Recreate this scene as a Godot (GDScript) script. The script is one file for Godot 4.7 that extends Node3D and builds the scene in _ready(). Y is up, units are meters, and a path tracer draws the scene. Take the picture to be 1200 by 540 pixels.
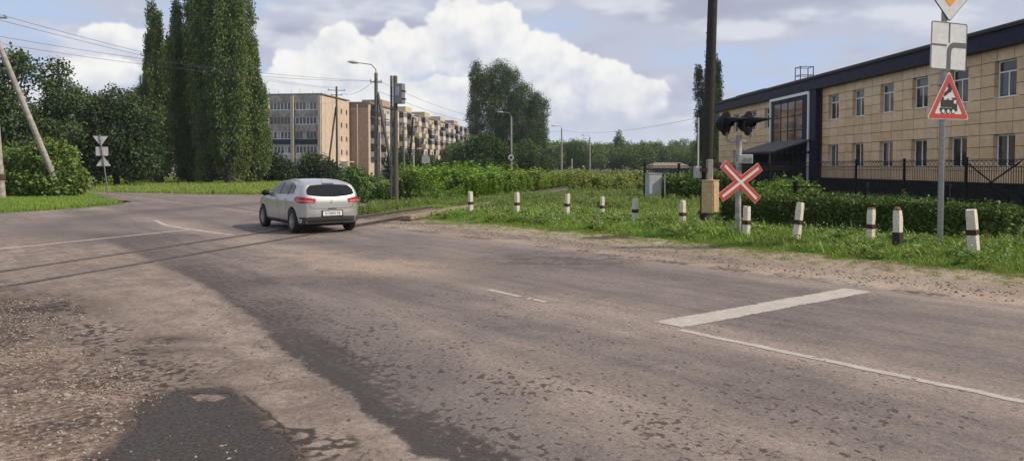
extends Node3D
# A level crossing at the edge of a small town. x runs right, d = -z runs away from the camera, y is up, metres.
# n and s are road coordinates: n across the road (growing to the right), s along it.

const NX := 0.7694
const ND := 0.6388
const TX := -0.6388
const TD := 0.7694

var rng := RandomNumberGenerator.new()
var unit_box: BoxMesh
var tex := {}
var M := {}
var boxes := {}
var names := {}
var noise_a := FastNoiseLite.new()
var noise_b := FastNoiseLite.new()
var noise_c := FastNoiseLite.new()
var noise_d := FastNoiseLite.new()
var noise_s := FastNoiseLite.new()
var noise_t := FastNoiseLite.new()
var rows := []


func _ready() -> void:
	rng.seed = 20240
	set_camera()
	set_light()
	make_textures()
	make_materials()
	build_ground()
	build_road()
	build_track()
	build_office()
	build_apartments()
	build_fences()
	build_trees()
	build_vegetation()
	build_poles()
	build_crossing_furniture()
	build_car()
	build_bollards()
	build_grass()
	build_stones()


# ---------------------------------------------------------------- camera, sky, sun

func set_camera() -> void:
	var cam := Camera3D.new()
	cam.name = "camera"
	cam.projection = Camera3D.PROJECTION_FRUSTUM
	cam.near = 0.1
	cam.far = 3000.0
	cam.size = 0.1 * 540.0 / 870.0
	cam.frustum_offset = Vector2(0, -0.1 * (75.0 - 870.0 * tan(deg_to_rad(2.0))) / 870.0)
	cam.position = Vector3(0, 1.8, 0)
	cam.rotation_degrees = Vector3(-2.0, 0, 0)
	add_child(cam)
	cam.current = true


func set_light() -> void:
	var env := Environment.new()
	env.background_mode = Environment.BG_SKY
	env.tonemap_mode = Environment.TONE_MAPPER_LINEAR
	env.tonemap_exposure = 1.54
	env.background_energy_multiplier = 0.88
	env.sdfgi_enabled = true
	env.ssao_enabled = true
	env.ssil_enabled = true
	env.fog_enabled = true
	env.fog_density = 0.00022
	env.fog_light_color = Color(0.80, 0.85, 0.92)
	var pano := PanoramaSkyMaterial.new()
	pano.panorama = ImageTexture.create_from_image(sky_image())
	pano.energy_multiplier = 1.0
	var sky := Sky.new()
	sky.sky_material = pano
	env.sky = sky
	var we := WorldEnvironment.new()
	we.name = "world_environment"
	we.environment = env
	add_child(we)
	var sun := DirectionalLight3D.new()
	sun.name = "sun"
	sun.light_energy = 0.95
	sun.light_angular_distance = 1.6
	sun.light_color = Color(1.0, 0.93, 0.83)
	sun.shadow_enabled = true
	# the sun stands to the right and a little behind the camera, 42 degrees up
	var az := deg_to_rad(100.0)
	var el := deg_to_rad(42.0)
	var to_sun := Vector3(sin(az) * cos(el), sin(el), -cos(az) * cos(el))
	add_child(sun)
	sun.look_at_from_position(Vector3.ZERO, -to_sun)


var clouds := []   # azimuth, elevation, half width, half height in degrees


func sky_image() -> Image:
	noise_a.noise_type = FastNoiseLite.TYPE_SIMPLEX_SMOOTH
	noise_a.seed = 11
	noise_a.frequency = 1.0
	noise_a.fractal_octaves = 5
	noise_b.noise_type = FastNoiseLite.TYPE_SIMPLEX_SMOOTH
	noise_b.seed = 5
	noise_b.frequency = 1.0
	noise_b.fractal_type = FastNoiseLite.FRACTAL_FBM
	noise_b.fractal_octaves = 5
	noise_b.fractal_gain = 0.55
	clouds = [
		[-18.0, 4.6, 3.0, 3.2], [-15.6, 6.2, 2.8, 3.2], [-13.0, 7.0, 3.2, 3.3], [-10.4, 6.6, 3.0, 3.0], [-7.6, 8.0, 3.0, 3.4], [-4.4, 9.2, 3.4, 4.0], [-1.2, 8.4, 3.2, 3.8],
		[1.6, 7.0, 3.2, 3.4], [4.4, 6.0, 3.2, 3.0], [7.2, 5.4, 3.0, 2.6], [9.6, 5.0, 2.4, 2.0], [-7.0, 4.6, 12.0, 3.8], [-29.3, 5.9, 3.2, 1.7], [-27.0, 8.4, 4.0, 1.1], [-33.5, 3.6, 4.0, 2.0],
	]
	var r := RandomNumberGenerator.new()
	r.seed = 77
	for k in 8:
		# other heaps of cloud stand round the rest of the sky
		var a := 62.0 + k * 31.0 + r.randf_range(-6, 6)
		for j in 9:
			clouds.append([wrapf(a + r.randf_range(-11, 11), -180, 180), r.randf_range(3.5, 8.5), r.randf_range(3.0, 4.2), r.randf_range(2.4, 4.0)])
	var w := 3072
	var h := 1536
	var low := sky_part(768, 384, 0, 384)
	low.resize(w, h, Image.INTERPOLATE_CUBIC)
	var first := int(h * (90.0 - 24.0) / 180.0)
	var last := int(h * 91.0 / 180.0)
	var strip := sky_part(w, h, first, last)
	low.blit_rect(strip, Rect2i(0, 0, w, last - first), Vector2i(0, first))
	return low


func sky_part(w: int, h: int, first: int, last: int) -> Image:
	rows.clear()
	rows.resize(last - first)
	var job := WorkerThreadPool.add_group_task(sky_row.bind(w, h, first), last - first)
	WorkerThreadPool.wait_for_group_task_completion(job)
	var data := PackedByteArray()
	for k in rows:
		data.append_array(k)
	return Image.create_from_data(w, last - first, false, Image.FORMAT_RGB8, data)


func sky_row(k: int, w: int, h: int, first: int) -> void:
	var out := PackedByteArray()
	out.resize(w * 3)
	var el := PI * (0.5 - (first + k + 0.5) / h)
	var eld := rad_to_deg(el)
	var up := maxf(0.0, sin(el))
	var near := []
	for c in clouds:
		if absf(c[1] - eld) < c[3] * 1.5:
			near.append(c)
	var high := smoothstep(0.0, 0.55, up)
	var base := Color(0.36, 0.48, 0.67).lerp(Color(0.27, 0.40, 0.64), high)
	for i in w:
		var azd := wrapf((i + 0.5) / w * 360.0, -180.0, 180.0)
		var az := deg_to_rad(azd)
		var dir := Vector3(sin(az) * cos(el), sin(el), -cos(az) * cos(el))
		var n1 := noise_a.get_noise_3d(dir.x * 2.6 + 4.0, dir.y * 9.5, dir.z * 2.6)
		var n2 := noise_b.get_noise_3d(dir.x * 5.0, dir.y * 15.0 + 3.0, dir.z * 5.0)
		# grey layer cloud over most of the sky, with a few bluer gaps
		var veil := smoothstep(-0.50, -0.12, n1 + 0.45 * n2)
		var grey := Color(0.405, 0.43, 0.515).lerp(Color(0.32, 0.335, 0.425), smoothstep(0.0, 0.45, n1 - 0.3 * n2))
		grey = grey.lerp(Color(0.60, 0.61, 0.645), smoothstep(0.05, 0.45, n2) * 0.7)
		var c := base.lerp(grey, 0.35 + 0.62 * veil)
		if near.size():
			var f := -1.0
			var low := 0.0
			for b in near:
				var da: float = absf(wrapf(azd - b[0], -180.0, 180.0)) / b[2]
				if da < 1.5:
					var de: float = (eld - b[1]) / b[3]
					var g: float = 1.0 - da * da - de * de
					if g > f:
						f = g
						low = de
			if f > -0.8:
				var q := dir * 15.0
				var n3 := noise_b.get_noise_3d(q.x, q.y * 1.25, q.z)
				f += n3 * 0.95
				var n4 := noise_b.get_noise_3d(q.x + 0.30 * cos(az), q.y * 1.25 + 0.45, q.z + 0.30 * sin(az))
				# crisp at the crown, dissolving towards the base
				var soft := lerpf(1.3, 0.15, smoothstep(-0.6, 0.45, low))
				var a := smoothstep(0.0, soft, f) * smoothstep(1.0, 4.5, eld)
				var lit := clampf(0.50 + 0.75 * (n3 - n4) + 0.40 * low, 0.0, 1.0)
				var white := Color(0.50, 0.525, 0.585).lerp(Color(0.735, 0.725, 0.70), lit)
				c = c.lerp(white, a * 0.94)
		# bright haze low down
		c = c.lerp(Color(0.575, 0.615, 0.675), 0.72 * (1.0 - smoothstep(0.0, 5.5 + 2.0 * n2, eld)))
		out[i * 3] = int(255.0 * clampf(pow(c.r, 1.0 / 2.2), 0.0, 1.0))
		out[i * 3 + 1] = int(255.0 * clampf(pow(c.g, 1.0 / 2.2), 0.0, 1.0))
		out[i * 3 + 2] = int(255.0 * clampf(pow(c.b, 1.0 / 2.2), 0.0, 1.0))
	rows[k] = out


# ---------------------------------------------------------------- helpers

func V(x: float, d: float, y := 0.0) -> Vector3:
	return Vector3(x, y, -d)


func NS(n: float, s: float, y := 0.0) -> Vector3:
	return Vector3(n * NX + s * TX, y, -(n * ND + s * TD))


func lin(r: float, g: float, b: float) -> Color:
	return Color(r, g, b).linear_to_srgb()


func numbered(called: String) -> String:
	if not names.has(called):
		names[called] = 0
		return called
	names[called] += 1
	return "%s_%03d" % [called, names[called]]


func thing(called: String, label: String, category: String, at := Vector3.ZERO, turn := 0.0, group := "") -> Node3D:
	var o := Node3D.new()
	o.name = numbered(called)
	add_child(o)
	o.position = at
	o.rotation.y = deg_to_rad(turn)
	tag(o, label, category, group)
	return o


func tag(o: Node, label: String, category: String, group := "", kind := "") -> void:
	o.set_meta("label", label)
	if category:
		o.set_meta("category", category)
	if group:
		o.set_meta("group", group)
	if kind:
		o.set_meta("kind", kind)


func node(called: String, parent: Node, at := Vector3.ZERO) -> Node3D:
	var o := Node3D.new()
	o.name = called
	parent.add_child(o, true)
	o.position = at
	return o


func put(called: String, mesh: Mesh, mat: Material, parent: Node = self, at := Vector3.ZERO) -> MeshInstance3D:
	var o := MeshInstance3D.new()
	o.name = numbered(called) if parent == self else called
	o.mesh = mesh
	if mat:
		o.material_override = mat
	parent.add_child(o, true)
	o.position = at
	return o


func block(called: String, parent: Node, at: Vector3, size: Vector3, mat: Material, turned := Basis.IDENTITY) -> MeshInstance3D:
	var o := put(called, unit_box, mat, parent)
	o.transform = Transform3D(turned * Basis.from_scale(size), at)
	return o


func structure(o: Node, label := "") -> Node:
	o.set_meta("kind", "structure")
	if label:
		o.set_meta("label", label)
	return o


func start() -> SurfaceTool:
	var st := SurfaceTool.new()
	st.begin(Mesh.PRIMITIVE_TRIANGLES)
	return st


func done(st: SurfaceTool) -> ArrayMesh:
	st.generate_normals()
	return st.commit()


func tri(st: SurfaceTool, a: Vector3, b: Vector3, c: Vector3, out: Vector3) -> void:
	st.add_vertex(a)
	if (b - a).cross(c - a).dot(out) > 0.0:
		st.add_vertex(c)
		st.add_vertex(b)
	else:
		st.add_vertex(b)
		st.add_vertex(c)


func quad(st: SurfaceTool, a: Vector3, b: Vector3, c: Vector3, d: Vector3, out: Vector3) -> void:
	tri(st, a, b, c, out)
	tri(st, a, c, d, out)


func add_box(st: SurfaceTool, at: Vector3, size: Vector3, turned := Basis.IDENTITY) -> void:
	st.set_smooth_group(-1)
	var x := turned.x * size.x * 0.5
	var y := turned.y * size.y * 0.5
	var z := turned.z * size.z * 0.5
	for ax in [[x, y, z], [y, z, x], [z, x, y]]:
		for sg in [-1.0, 1.0]:
			var o: Vector3 = ax[0] * sg
			quad(st, at + o - ax[1] - ax[2], at + o + ax[1] - ax[2], at + o + ax[1] + ax[2], at + o - ax[1] + ax[2], o)


func add_bar(st: SurfaceTool, a: Vector3, b: Vector3, w: float, t := -1.0) -> void:
	var y := (b - a).normalized()
	var x := y.cross(Vector3.UP)
	if x.length() < 0.01:
		x = Vector3.RIGHT
	x = x.normalized()
	add_box(st, (a + b) * 0.5, Vector3(w, a.distance_to(b), t if t > 0.0 else w), Basis(x, y, x.cross(y)))


func add_tube(st: SurfaceTool, pts: Array, radii: Array, sides := 10, cap := true) -> void:
	st.set_smooth_group(0)
	var rings := []
	for k in pts.size():
		var a: Vector3 = pts[maxi(k - 1, 0)]
		var b: Vector3 = pts[mini(k + 1, pts.size() - 1)]
		var y := (b - a).normalized()
		var x := y.cross(Vector3(0.31, 0.2, 0.93)).normalized()
		if absf(y.dot(Vector3(0.31, 0.2, 0.93))) > 0.98:
			x = y.cross(Vector3.RIGHT).normalized()
		var z := x.cross(y)
		var ring := []
		for i in sides:
			var t := TAU * i / sides
			ring.append(pts[k] + (x * cos(t) + z * sin(t)) * radii[k])
		rings.append(ring)
	for k in pts.size() - 1:
		var mid: Vector3 = (pts[k] + pts[k + 1]) * 0.5
		for i in sides:
			var j := (i + 1) % sides
			var m: Vector3 = (rings[k][i] + rings[k + 1][j]) * 0.5
			quad(st, rings[k][i], rings[k][j], rings[k + 1][j], rings[k + 1][i], m - mid)
	if cap:
		st.set_smooth_group(-1)
		for e in [[0, 1], [pts.size() - 1, pts.size() - 2]]:
			for i in sides:
				tri(st, pts[e[0]], rings[e[0]][i], rings[e[0]][(i + 1) % sides], pts[e[0]] - pts[e[1]])


func tube(pts: Array, radii: Array, sides := 10) -> ArrayMesh:
	var st := start()
	add_tube(st, pts, radii, sides)
	return done(st)


# box with chamfered edges, base centre at the origin when standing
func chamfered(size: Vector3, c: float, standing := false) -> ArrayMesh:
	var key := [size, c, standing]
	if boxes.has(key):
		return boxes[key]
	var st := start()
	st.set_smooth_group(-1)
	var h := size * 0.5
	var off := Vector3(0, h.y, 0) if standing else Vector3.ZERO
	var S := [-1.0, 1.0]
	# faces
	for ax in 3:
		var b := (ax + 1) % 3
		var e := (ax + 2) % 3
		for sg in S:
			var p := []
			for uv in [[-1, -1], [1, -1], [1, 1], [-1, 1]]:
				var v := Vector3.ZERO
				v[ax] = sg * h[ax]
				v[b] = uv[0] * (h[b] - c)
				v[e] = uv[1] * (h[e] - c)
				p.append(v + off)
			var o := Vector3.ZERO
			o[ax] = sg
			quad(st, p[0], p[1], p[2], p[3], o)
		for s1 in S:
			for s2 in S:
				var p2 := []
				for t in [[-1, 0], [1, 0], [1, 1], [-1, 1]]:
					var v2 := Vector3.ZERO
					v2[ax] = t[0] * (h[ax] - c)
					v2[b] = s1 * (h[b] - (c if t[1] else 0.0))
					v2[e] = s2 * (h[e] - (0.0 if t[1] else c))
					p2.append(v2 + off)
				var o2 := Vector3.ZERO
				o2[b] = s1
				o2[e] = s2
				quad(st, p2[0], p2[1], p2[2], p2[3], o2)
	for s1 in S:
		for s2 in S:
			for s3 in S:
				var o3 := Vector3(s1, s2, s3)
				tri(st, Vector3(s1 * h.x, s2 * (h.y - c), s3 * (h.z - c)) + off, Vector3(s1 * (h.x - c), s2 * h.y, s3 * (h.z - c)) + off, Vector3(s1 * (h.x - c), s2 * (h.y - c), s3 * h.z) + off, o3)
	boxes[key] = done(st)
	return boxes[key]


# a flat outline (points in x, y) given a thickness along z: front face at z = t
func plate(outline: PackedVector2Array, t: float, hole := PackedVector2Array()) -> ArrayMesh:
	var st := start()
	st.set_smooth_group(-1)
	var area := outline
	if hole.size():
		# ring between two outlines with the same number of points
		for i in outline.size():
			var j := (i + 1) % outline.size()
			for z in [0.0, t]:
				quad(st, Vector3(outline[i].x, outline[i].y, z), Vector3(outline[j].x, outline[j].y, z), Vector3(hole[j].x, hole[j].y, z), Vector3(hole[i].x, hole[i].y, z), Vector3(0, 0, 1 if z > 0 else -1))
	else:
		var idx := Geometry2D.triangulate_polygon(area)
		for k in range(0, idx.size(), 3):
			for z in [0.0, t]:
				tri(st, Vector3(area[idx[k]].x, area[idx[k]].y, z), Vector3(area[idx[k + 1]].x, area[idx[k + 1]].y, z), Vector3(area[idx[k + 2]].x, area[idx[k + 2]].y, z), Vector3(0, 0, 1 if z > 0 else -1))
	var edges := [outline]
	if hole.size():
		edges.append(hole)
	for e in edges.size():
		var o: PackedVector2Array = edges[e]
		var turn := 0.0
		for i in o.size():
			turn += o[i].cross(o[(i + 1) % o.size()])
		for i in o.size():
			var a := o[i]
			var b := o[(i + 1) % o.size()]
			var nrm := Vector3(b.y - a.y, a.x - b.x, 0) * signf(turn) * (1.0 if e == 0 else -1.0)
			quad(st, Vector3(a.x, a.y, 0), Vector3(b.x, b.y, 0), Vector3(b.x, b.y, t), Vector3(a.x, a.y, t), nrm)
	return done(st)


func rounded(pts: PackedVector2Array, r: float, steps := 5) -> PackedVector2Array:
	var out := PackedVector2Array()
	for i in pts.size():
		var p := pts[i]
		var a := (pts[(i - 1 + pts.size()) % pts.size()] - p).normalized()
		var b := (pts[(i + 1) % pts.size()] - p).normalized()
		var reach := r / tan(acos(clampf(a.dot(b), -1, 1)) / 2.0)
		for k in steps + 1:
			var t := float(k) / steps
			var u := p + a * reach
			var w := p + b * reach
			out.append(u.lerp(p, t).lerp(p.lerp(w, t), t))
	return out


func circle(c: Vector2, r: float, steps := 20) -> PackedVector2Array:
	var out := PackedVector2Array()
	for k in steps:
		out.append(c + Vector2(cos(TAU * k / steps), sin(TAU * k / steps)) * r)
	return out


func scatter(called: String, parent: Node, mesh: Mesh, mat: Material, places: Array, tints: PackedColorArray) -> MultiMeshInstance3D:
	var mm := MultiMesh.new()
	mm.transform_format = MultiMesh.TRANSFORM_3D
	mm.use_colors = tints.size() > 0
	mm.mesh = mesh
	mm.instance_count = places.size()
	for i in places.size():
		mm.set_instance_transform(i, places[i])
		if tints.size():
			mm.set_instance_color(i, tints[i])
	var o := MultiMeshInstance3D.new()
	o.name = numbered(called) if parent == self else called
	o.multimesh = mm
	o.material_override = mat
	parent.add_child(o, true)
	return o


func rf(a: float, b: float) -> float:
	return rng.randf_range(a, b)


# ---------------------------------------------------------------- textures and materials

func grey_tex(called: String, size: int, freq: float, octaves: int, lo: float, hi: float, kind := FastNoiseLite.TYPE_SIMPLEX_SMOOTH, warm := 0.0, power := 1.0) -> void:
	var n := FastNoiseLite.new()
	n.noise_type = kind
	n.seed = called.hash() % 10000
	n.frequency = freq
	n.fractal_octaves = octaves
	n.fractal_gain = 0.6
	var im := n.get_seamless_image(size, size)
	im.convert(Image.FORMAT_L8)
	var src := im.get_data()
	var lut := PackedByteArray()
	lut.resize(768)
	for i in 256:
		var v := lerpf(lo, hi, pow(i / 255.0, power))
		lut[i * 3] = int(clampf(v * 255.0, 0, 255))
		lut[i * 3 + 1] = int(clampf(v * (1.0 - warm * (1.0 - v)) * 255.0, 0, 255))
		lut[i * 3 + 2] = int(clampf(v * (1.0 - 2.0 * warm * (1.0 - v)) * 255.0, 0, 255))
	var dst := PackedByteArray()
	dst.resize(size * size * 3)
	for i in size * size:
		var q := src[i] * 3
		dst[i * 3] = lut[q]
		dst[i * 3 + 1] = lut[q + 1]
		dst[i * 3 + 2] = lut[q + 2]
	tex[called] = ImageTexture.create_from_image(Image.create_from_data(size, size, false, Image.FORMAT_RGB8, dst))


func make_textures() -> void:
	grey_tex("blotch", 512, 0.008, 5, 0.62, 1.0)
	grey_tex("faint", 512, 0.010, 5, 0.86, 1.0)
	grey_tex("grime", 512, 0.020, 5, 0.66, 1.0, FastNoiseLite.TYPE_SIMPLEX_SMOOTH, 0.25, 0.55)
	grey_tex("stain", 512, 0.012, 5, 0.45, 1.0, FastNoiseLite.TYPE_SIMPLEX_SMOOTH, 0.25, 0.7)
	grey_tex("grain", 512, 0.16, 3, 0.66, 1.0)
	grey_tex("asphalt", 1024, 0.17, 3, 0.54, 1.0, FastNoiseLite.TYPE_SIMPLEX)
	grey_tex("soil", 512, 0.03, 5, 0.4, 1.0, FastNoiseLite.TYPE_SIMPLEX_SMOOTH, 0.2)
	grey_tex("bark", 256, 0.04, 4, 0.45, 1.0)
	grey_tex("relief", 512, 0.11, 4, 0.0, 1.0)


func mat(called: String, color: Color, rough := 0.85, texture := "", scale := 1.0, metal := 0.0, relief := 0.0) -> StandardMaterial3D:
	var m := StandardMaterial3D.new()
	m.resource_name = called
	m.albedo_color = color
	m.roughness = rough
	m.metallic = metal
	if texture:
		m.albedo_texture = tex[texture]
		m.uv1_triplanar = true
		m.uv1_world_triplanar = true
		m.uv1_scale = Vector3.ONE * scale
		if relief > 0.0:
			m.heightmap_enabled = true
			m.heightmap_scale = relief
			m.heightmap_texture = tex[texture]
	M[called] = m
	return m


func stretched(m: StandardMaterial3D, x: float, y: float, z: float) -> void:
	m.uv1_scale = Vector3(x, y, z)


func leafy(called: String, through := 0.35) -> void:
	var m := mat(called, Color.WHITE, 0.55)
	m.vertex_color_use_as_albedo = true
	m.metallic_specular = 0.3
	m.backlight_enabled = true
	m.backlight = Color(through, through, through * 0.6)


func make_materials() -> void:
	unit_box = BoxMesh.new()
	mat("grass_soil", lin(0.095, 0.125, 0.04), 0.95, "soil", 0.35)
	mat("far_grass", lin(0.10, 0.14, 0.045), 0.95, "soil", 0.05)
	mat("concrete", lin(0.42, 0.40, 0.37), 0.85, "stain", 0.6, 0.0, 0.3)
	mat("old_concrete", lin(0.33, 0.31, 0.28), 0.9, "stain", 0.7, 0.0, 0.3)
	mat("pole_concrete", lin(0.50, 0.47, 0.43), 0.85, "blotch", 0.8)
	mat("dark_pole", lin(0.20, 0.195, 0.185), 0.85, "blotch", 0.8)
	stretched(mat("wood_pole", lin(0.095, 0.085, 0.078), 0.85, "bark", 1.0, 0.0, 0.8), 6, 0.5, 6)
	stretched(mat("grey_wood", lin(0.20, 0.175, 0.15), 0.85, "bark", 1.0, 0.0, 0.5), 6, 0.5, 6)
	mat("paint_white", lin(0.74, 0.72, 0.67), 0.6, "faint", 1.4)
	mat("post_white", lin(0.82, 0.80, 0.73), 0.75, "grime", 2.2, 0.0, 0.2)
	mat("post_black", lin(0.035, 0.03, 0.028), 0.7, "stain", 2.5)
	mat("post_brown", lin(0.075, 0.035, 0.022), 0.8, "stain", 2.5)
	mat("bare_brick", lin(0.40, 0.20, 0.11), 0.9, "stain", 3.0)
	mat("galvanised", lin(0.34, 0.35, 0.36), 0.45, "faint", 2.0, 0.75)
	mat("steel_grey", lin(0.25, 0.26, 0.27), 0.5, "faint", 2.0, 0.3)
	mat("cabinet_grey", lin(0.44, 0.46, 0.48), 0.5, "faint", 1.2)
	mat("iron_black", lin(0.016, 0.016, 0.018), 0.5)
	mat("signal_black", lin(0.012, 0.014, 0.02), 0.38, "faint", 2.0)
	mat("sign_white", lin(0.74, 0.75, 0.75), 0.35, "faint", 1.1)
	mat("sign_back", lin(0.50, 0.51, 0.52), 0.4, "faint", 1.1, 0.2)
	mat("sign_red", lin(0.50, 0.055, 0.035), 0.4)
	mat("sign_black", lin(0.02, 0.02, 0.022), 0.5)
	mat("sign_grey", lin(0.10, 0.105, 0.11), 0.5)
	mat("sign_orange", lin(0.80, 0.32, 0.05), 0.4)
	mat("line_paint", lin(0.44, 0.41, 0.37), 0.85, "faint", 0.8)
	mat("box_tan", lin(0.64, 0.49, 0.28), 0.55, "grime", 0.9)
	mat("rail_steel", lin(0.42, 0.40, 0.38), 0.3, "blotch", 1.5, 0.8)
	mat("rust", lin(0.14, 0.075, 0.045), 0.85, "stain", 2.0)
	mat("sleeper", lin(0.34, 0.30, 0.25), 0.9, "stain", 0.9)
	mat("puddle_mud", lin(0.055, 0.05, 0.047), 0.42, "soil", 0.9)
	mat("stone", lin(0.33, 0.29, 0.25), 0.9)
	M["stone"].vertex_color_use_as_albedo = true
	# office
	mat("tile_a", lin(0.86, 0.60, 0.365), 0.32, "faint", 0.35)
	mat("tile_b", lin(0.88, 0.63, 0.39), 0.32, "faint", 0.35)
	mat("tile_c", lin(0.78, 0.545, 0.305), 0.32, "faint", 0.35)
	mat("tile_joint", lin(0.22, 0.15, 0.10), 0.9)
	mat("plinth_dark", lin(0.022, 0.02, 0.02), 0.6, "blotch", 0.8)
	mat("fascia_dark", lin(0.026, 0.028, 0.070), 0.45, "blotch", 0.6)
	mat("frame_white", lin(0.83, 0.84, 0.84), 0.4)
	mat("pipe_brown", lin(0.045, 0.03, 0.025), 0.5)
	mat("pane_dark", lin(0.014, 0.016, 0.018), 0.06)
	M["pane_dark"].metallic_specular = 0.6
	mat("pane_bronze", lin(0.05, 0.03, 0.02), 0.05)
	M["pane_bronze"].metallic_specular = 0.7
	mat("pane_blue", lin(0.09, 0.115, 0.13), 0.12)
	mat("curtain", lin(0.40, 0.38, 0.34), 0.9)
	for k in ["plinth_dark", "fascia_dark", "iron_black", "pipe_brown", "tile_joint", "wood_pole", "signal_black"]:
		M[k].metallic_specular = 0.22
	# flats
	stretched(mat("panel_grey", lin(0.55, 0.51, 0.445), 0.9, "blotch", 0.25), 0.28, 0.16, 0.28)
	stretched(mat("panel_tan", lin(0.66, 0.575, 0.48), 0.9, "grime", 0.2), 0.30, 0.05, 0.30)
	stretched(mat("panel_pink", lin(0.46, 0.36, 0.30), 0.9, "grime", 0.2), 0.30, 0.07, 0.30)
	stretched(mat("panel_beige", lin(0.60, 0.52, 0.43), 0.9, "grime", 0.2), 0.22, 0.12, 0.22)
	mat("panel_pale", lin(0.60, 0.57, 0.51), 0.9, "grime", 0.2)
	mat("parapet_white", lin(0.62, 0.62, 0.60), 0.7, "faint", 0.3)
	mat("parapet_green", lin(0.010, 0.035, 0.033), 0.6, "blotch", 0.5)
	mat("parapet_brown", lin(0.075, 0.045, 0.035), 0.8, "blotch", 0.5)
	mat("parapet_black", lin(0.022, 0.022, 0.022), 0.8)
	mat("parapet_yellow", lin(0.50, 0.45, 0.33), 0.8)
	mat("roof_felt", lin(0.10, 0.10, 0.10), 0.9)
	# plants
	leafy("leaf", 0.5)
	leafy("grass_blade", 0.50)
	stretched(mat("bark", lin(0.085, 0.07, 0.055), 0.9, "bark", 1.0, 0.0, 1.0), 2.0, 0.4, 2.0)
	mat("bark_pale", lin(0.20, 0.18, 0.145), 0.9, "bark", 1.0)
	mat("wire_black", lin(0.03, 0.03, 0.035), 0.6)
	mat("ceramic", lin(0.30, 0.30, 0.30), 0.3)
	mat("lamp_grey", lin(0.35, 0.36, 0.38), 0.5)
	# car
	var paint := mat("car_paint", lin(0.43, 0.43, 0.42), 0.32, "", 1.0, 0.55)
	paint.clearcoat_enabled = true
	paint.clearcoat = 0.8
	paint.clearcoat_roughness = 0.06
	mat("car_glass", lin(0.010, 0.010, 0.012), 0.05)
	mat("car_side_glass", lin(0.055, 0.06, 0.06), 0.06)
	mat("car_plastic", lin(0.045, 0.045, 0.046), 0.6)
	mat("car_trim", lin(0.012, 0.012, 0.012), 0.5)
	M["car_trim"].metallic_specular = 0.25
	mat("tyre", lin(0.018, 0.018, 0.018), 0.85)
	mat("rim", lin(0.32, 0.32, 0.33), 0.4, "", 1.0, 0.7)
	mat("tail_red", lin(0.36, 0.018, 0.02), 0.15)
	mat("tail_clear", lin(0.55, 0.22, 0.21), 0.15)
	mat("chrome", lin(0.55, 0.55, 0.56), 0.2, "", 1.0, 0.9)
	mat("plate_white", lin(0.70, 0.70, 0.68), 0.5)


# ---------------------------------------------------------------- ground, road, track

func bump(v: float, c: float, w: float) -> float:
	var t := (v - c) / w
	return exp(-t * t)


func road_height(n: float, s: float) -> float:
	var x := n * NX + s * TX
	var d := n * ND + s * TD
	var h := 0.006 * noise_c.get_noise_2d(x * 0.5, d * 0.5)
	var rough := 0.0025
	rough = lerpf(rough, 0.016, smoothstep(11.1, 11.8, n))
	var lot := 1.0 - smoothstep(1.2, 2.2, n + 0.4 * noise_c.get_noise_2d(x * 0.8, d * 0.8))
	rough = lerpf(rough, 0.013, lot)
	h += rough * noise_d.get_noise_2d(x * 1.3, d * 1.3)
	h += 0.35 * rough * noise_d.get_noise_2d(x * 5.0 + 9.0, d * 5.0)
	h -= 0.035 * exp(-pow((x + 6.3) / 1.2, 2.0) - pow((d - 9.4) / 1.0, 2.0))
	h -= 0.03 * exp(-pow((x + 2.2) / 0.9, 2.0) - pow((d - 4.9) / 0.9, 2.0))
	h -= 0.012 * bump(n, 11.25, 0.25) * smoothstep(0.1, 0.5, noise_c.get_noise_2d(s * 0.7, 3.0) + 0.2)
	h += 0.05 * smoothstep(13.2, 14.2, n)
	return h * (1.0 - smoothstep(18.0, 19.9, s))


func rail_distance(x: float, d: float) -> float:
	var a := (x + 8.79) * 0.9656 - (d - 12.68) * 0.26
	return minf(absf(a), absf(a - 1.52))


var arc := [Vector2(-10.0, 18.0), Vector2(-13.0, 21.2), Vector2(-14.8, 25.0), Vector2(-14.6, 30.0), Vector2(-12.6, 35.0), Vector2(-8.0, 41.0)]


var wet_rim := PackedVector2Array([Vector2(-2.73, 5.40), Vector2(-2.76, 5.71), Vector2(-2.65, 5.91), Vector2(-2.41, 5.98), Vector2(-2.26, 5.86), Vector2(-2.04, 5.58), Vector2(-1.84, 5.34), Vector2(-1.8, 5.18), Vector2(-1.62, 5.0), Vector2(-1.48, 4.84), Vector2(-1.32, 4.5), Vector2(-1.2, 3.7), Vector2(-2.6, 3.7), Vector2(-2.62, 4.5), Vector2(-2.56, 4.7), Vector2(-2.6, 5.05)])
var wet_dry := Vector2(-2.40, 5.76)


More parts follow.
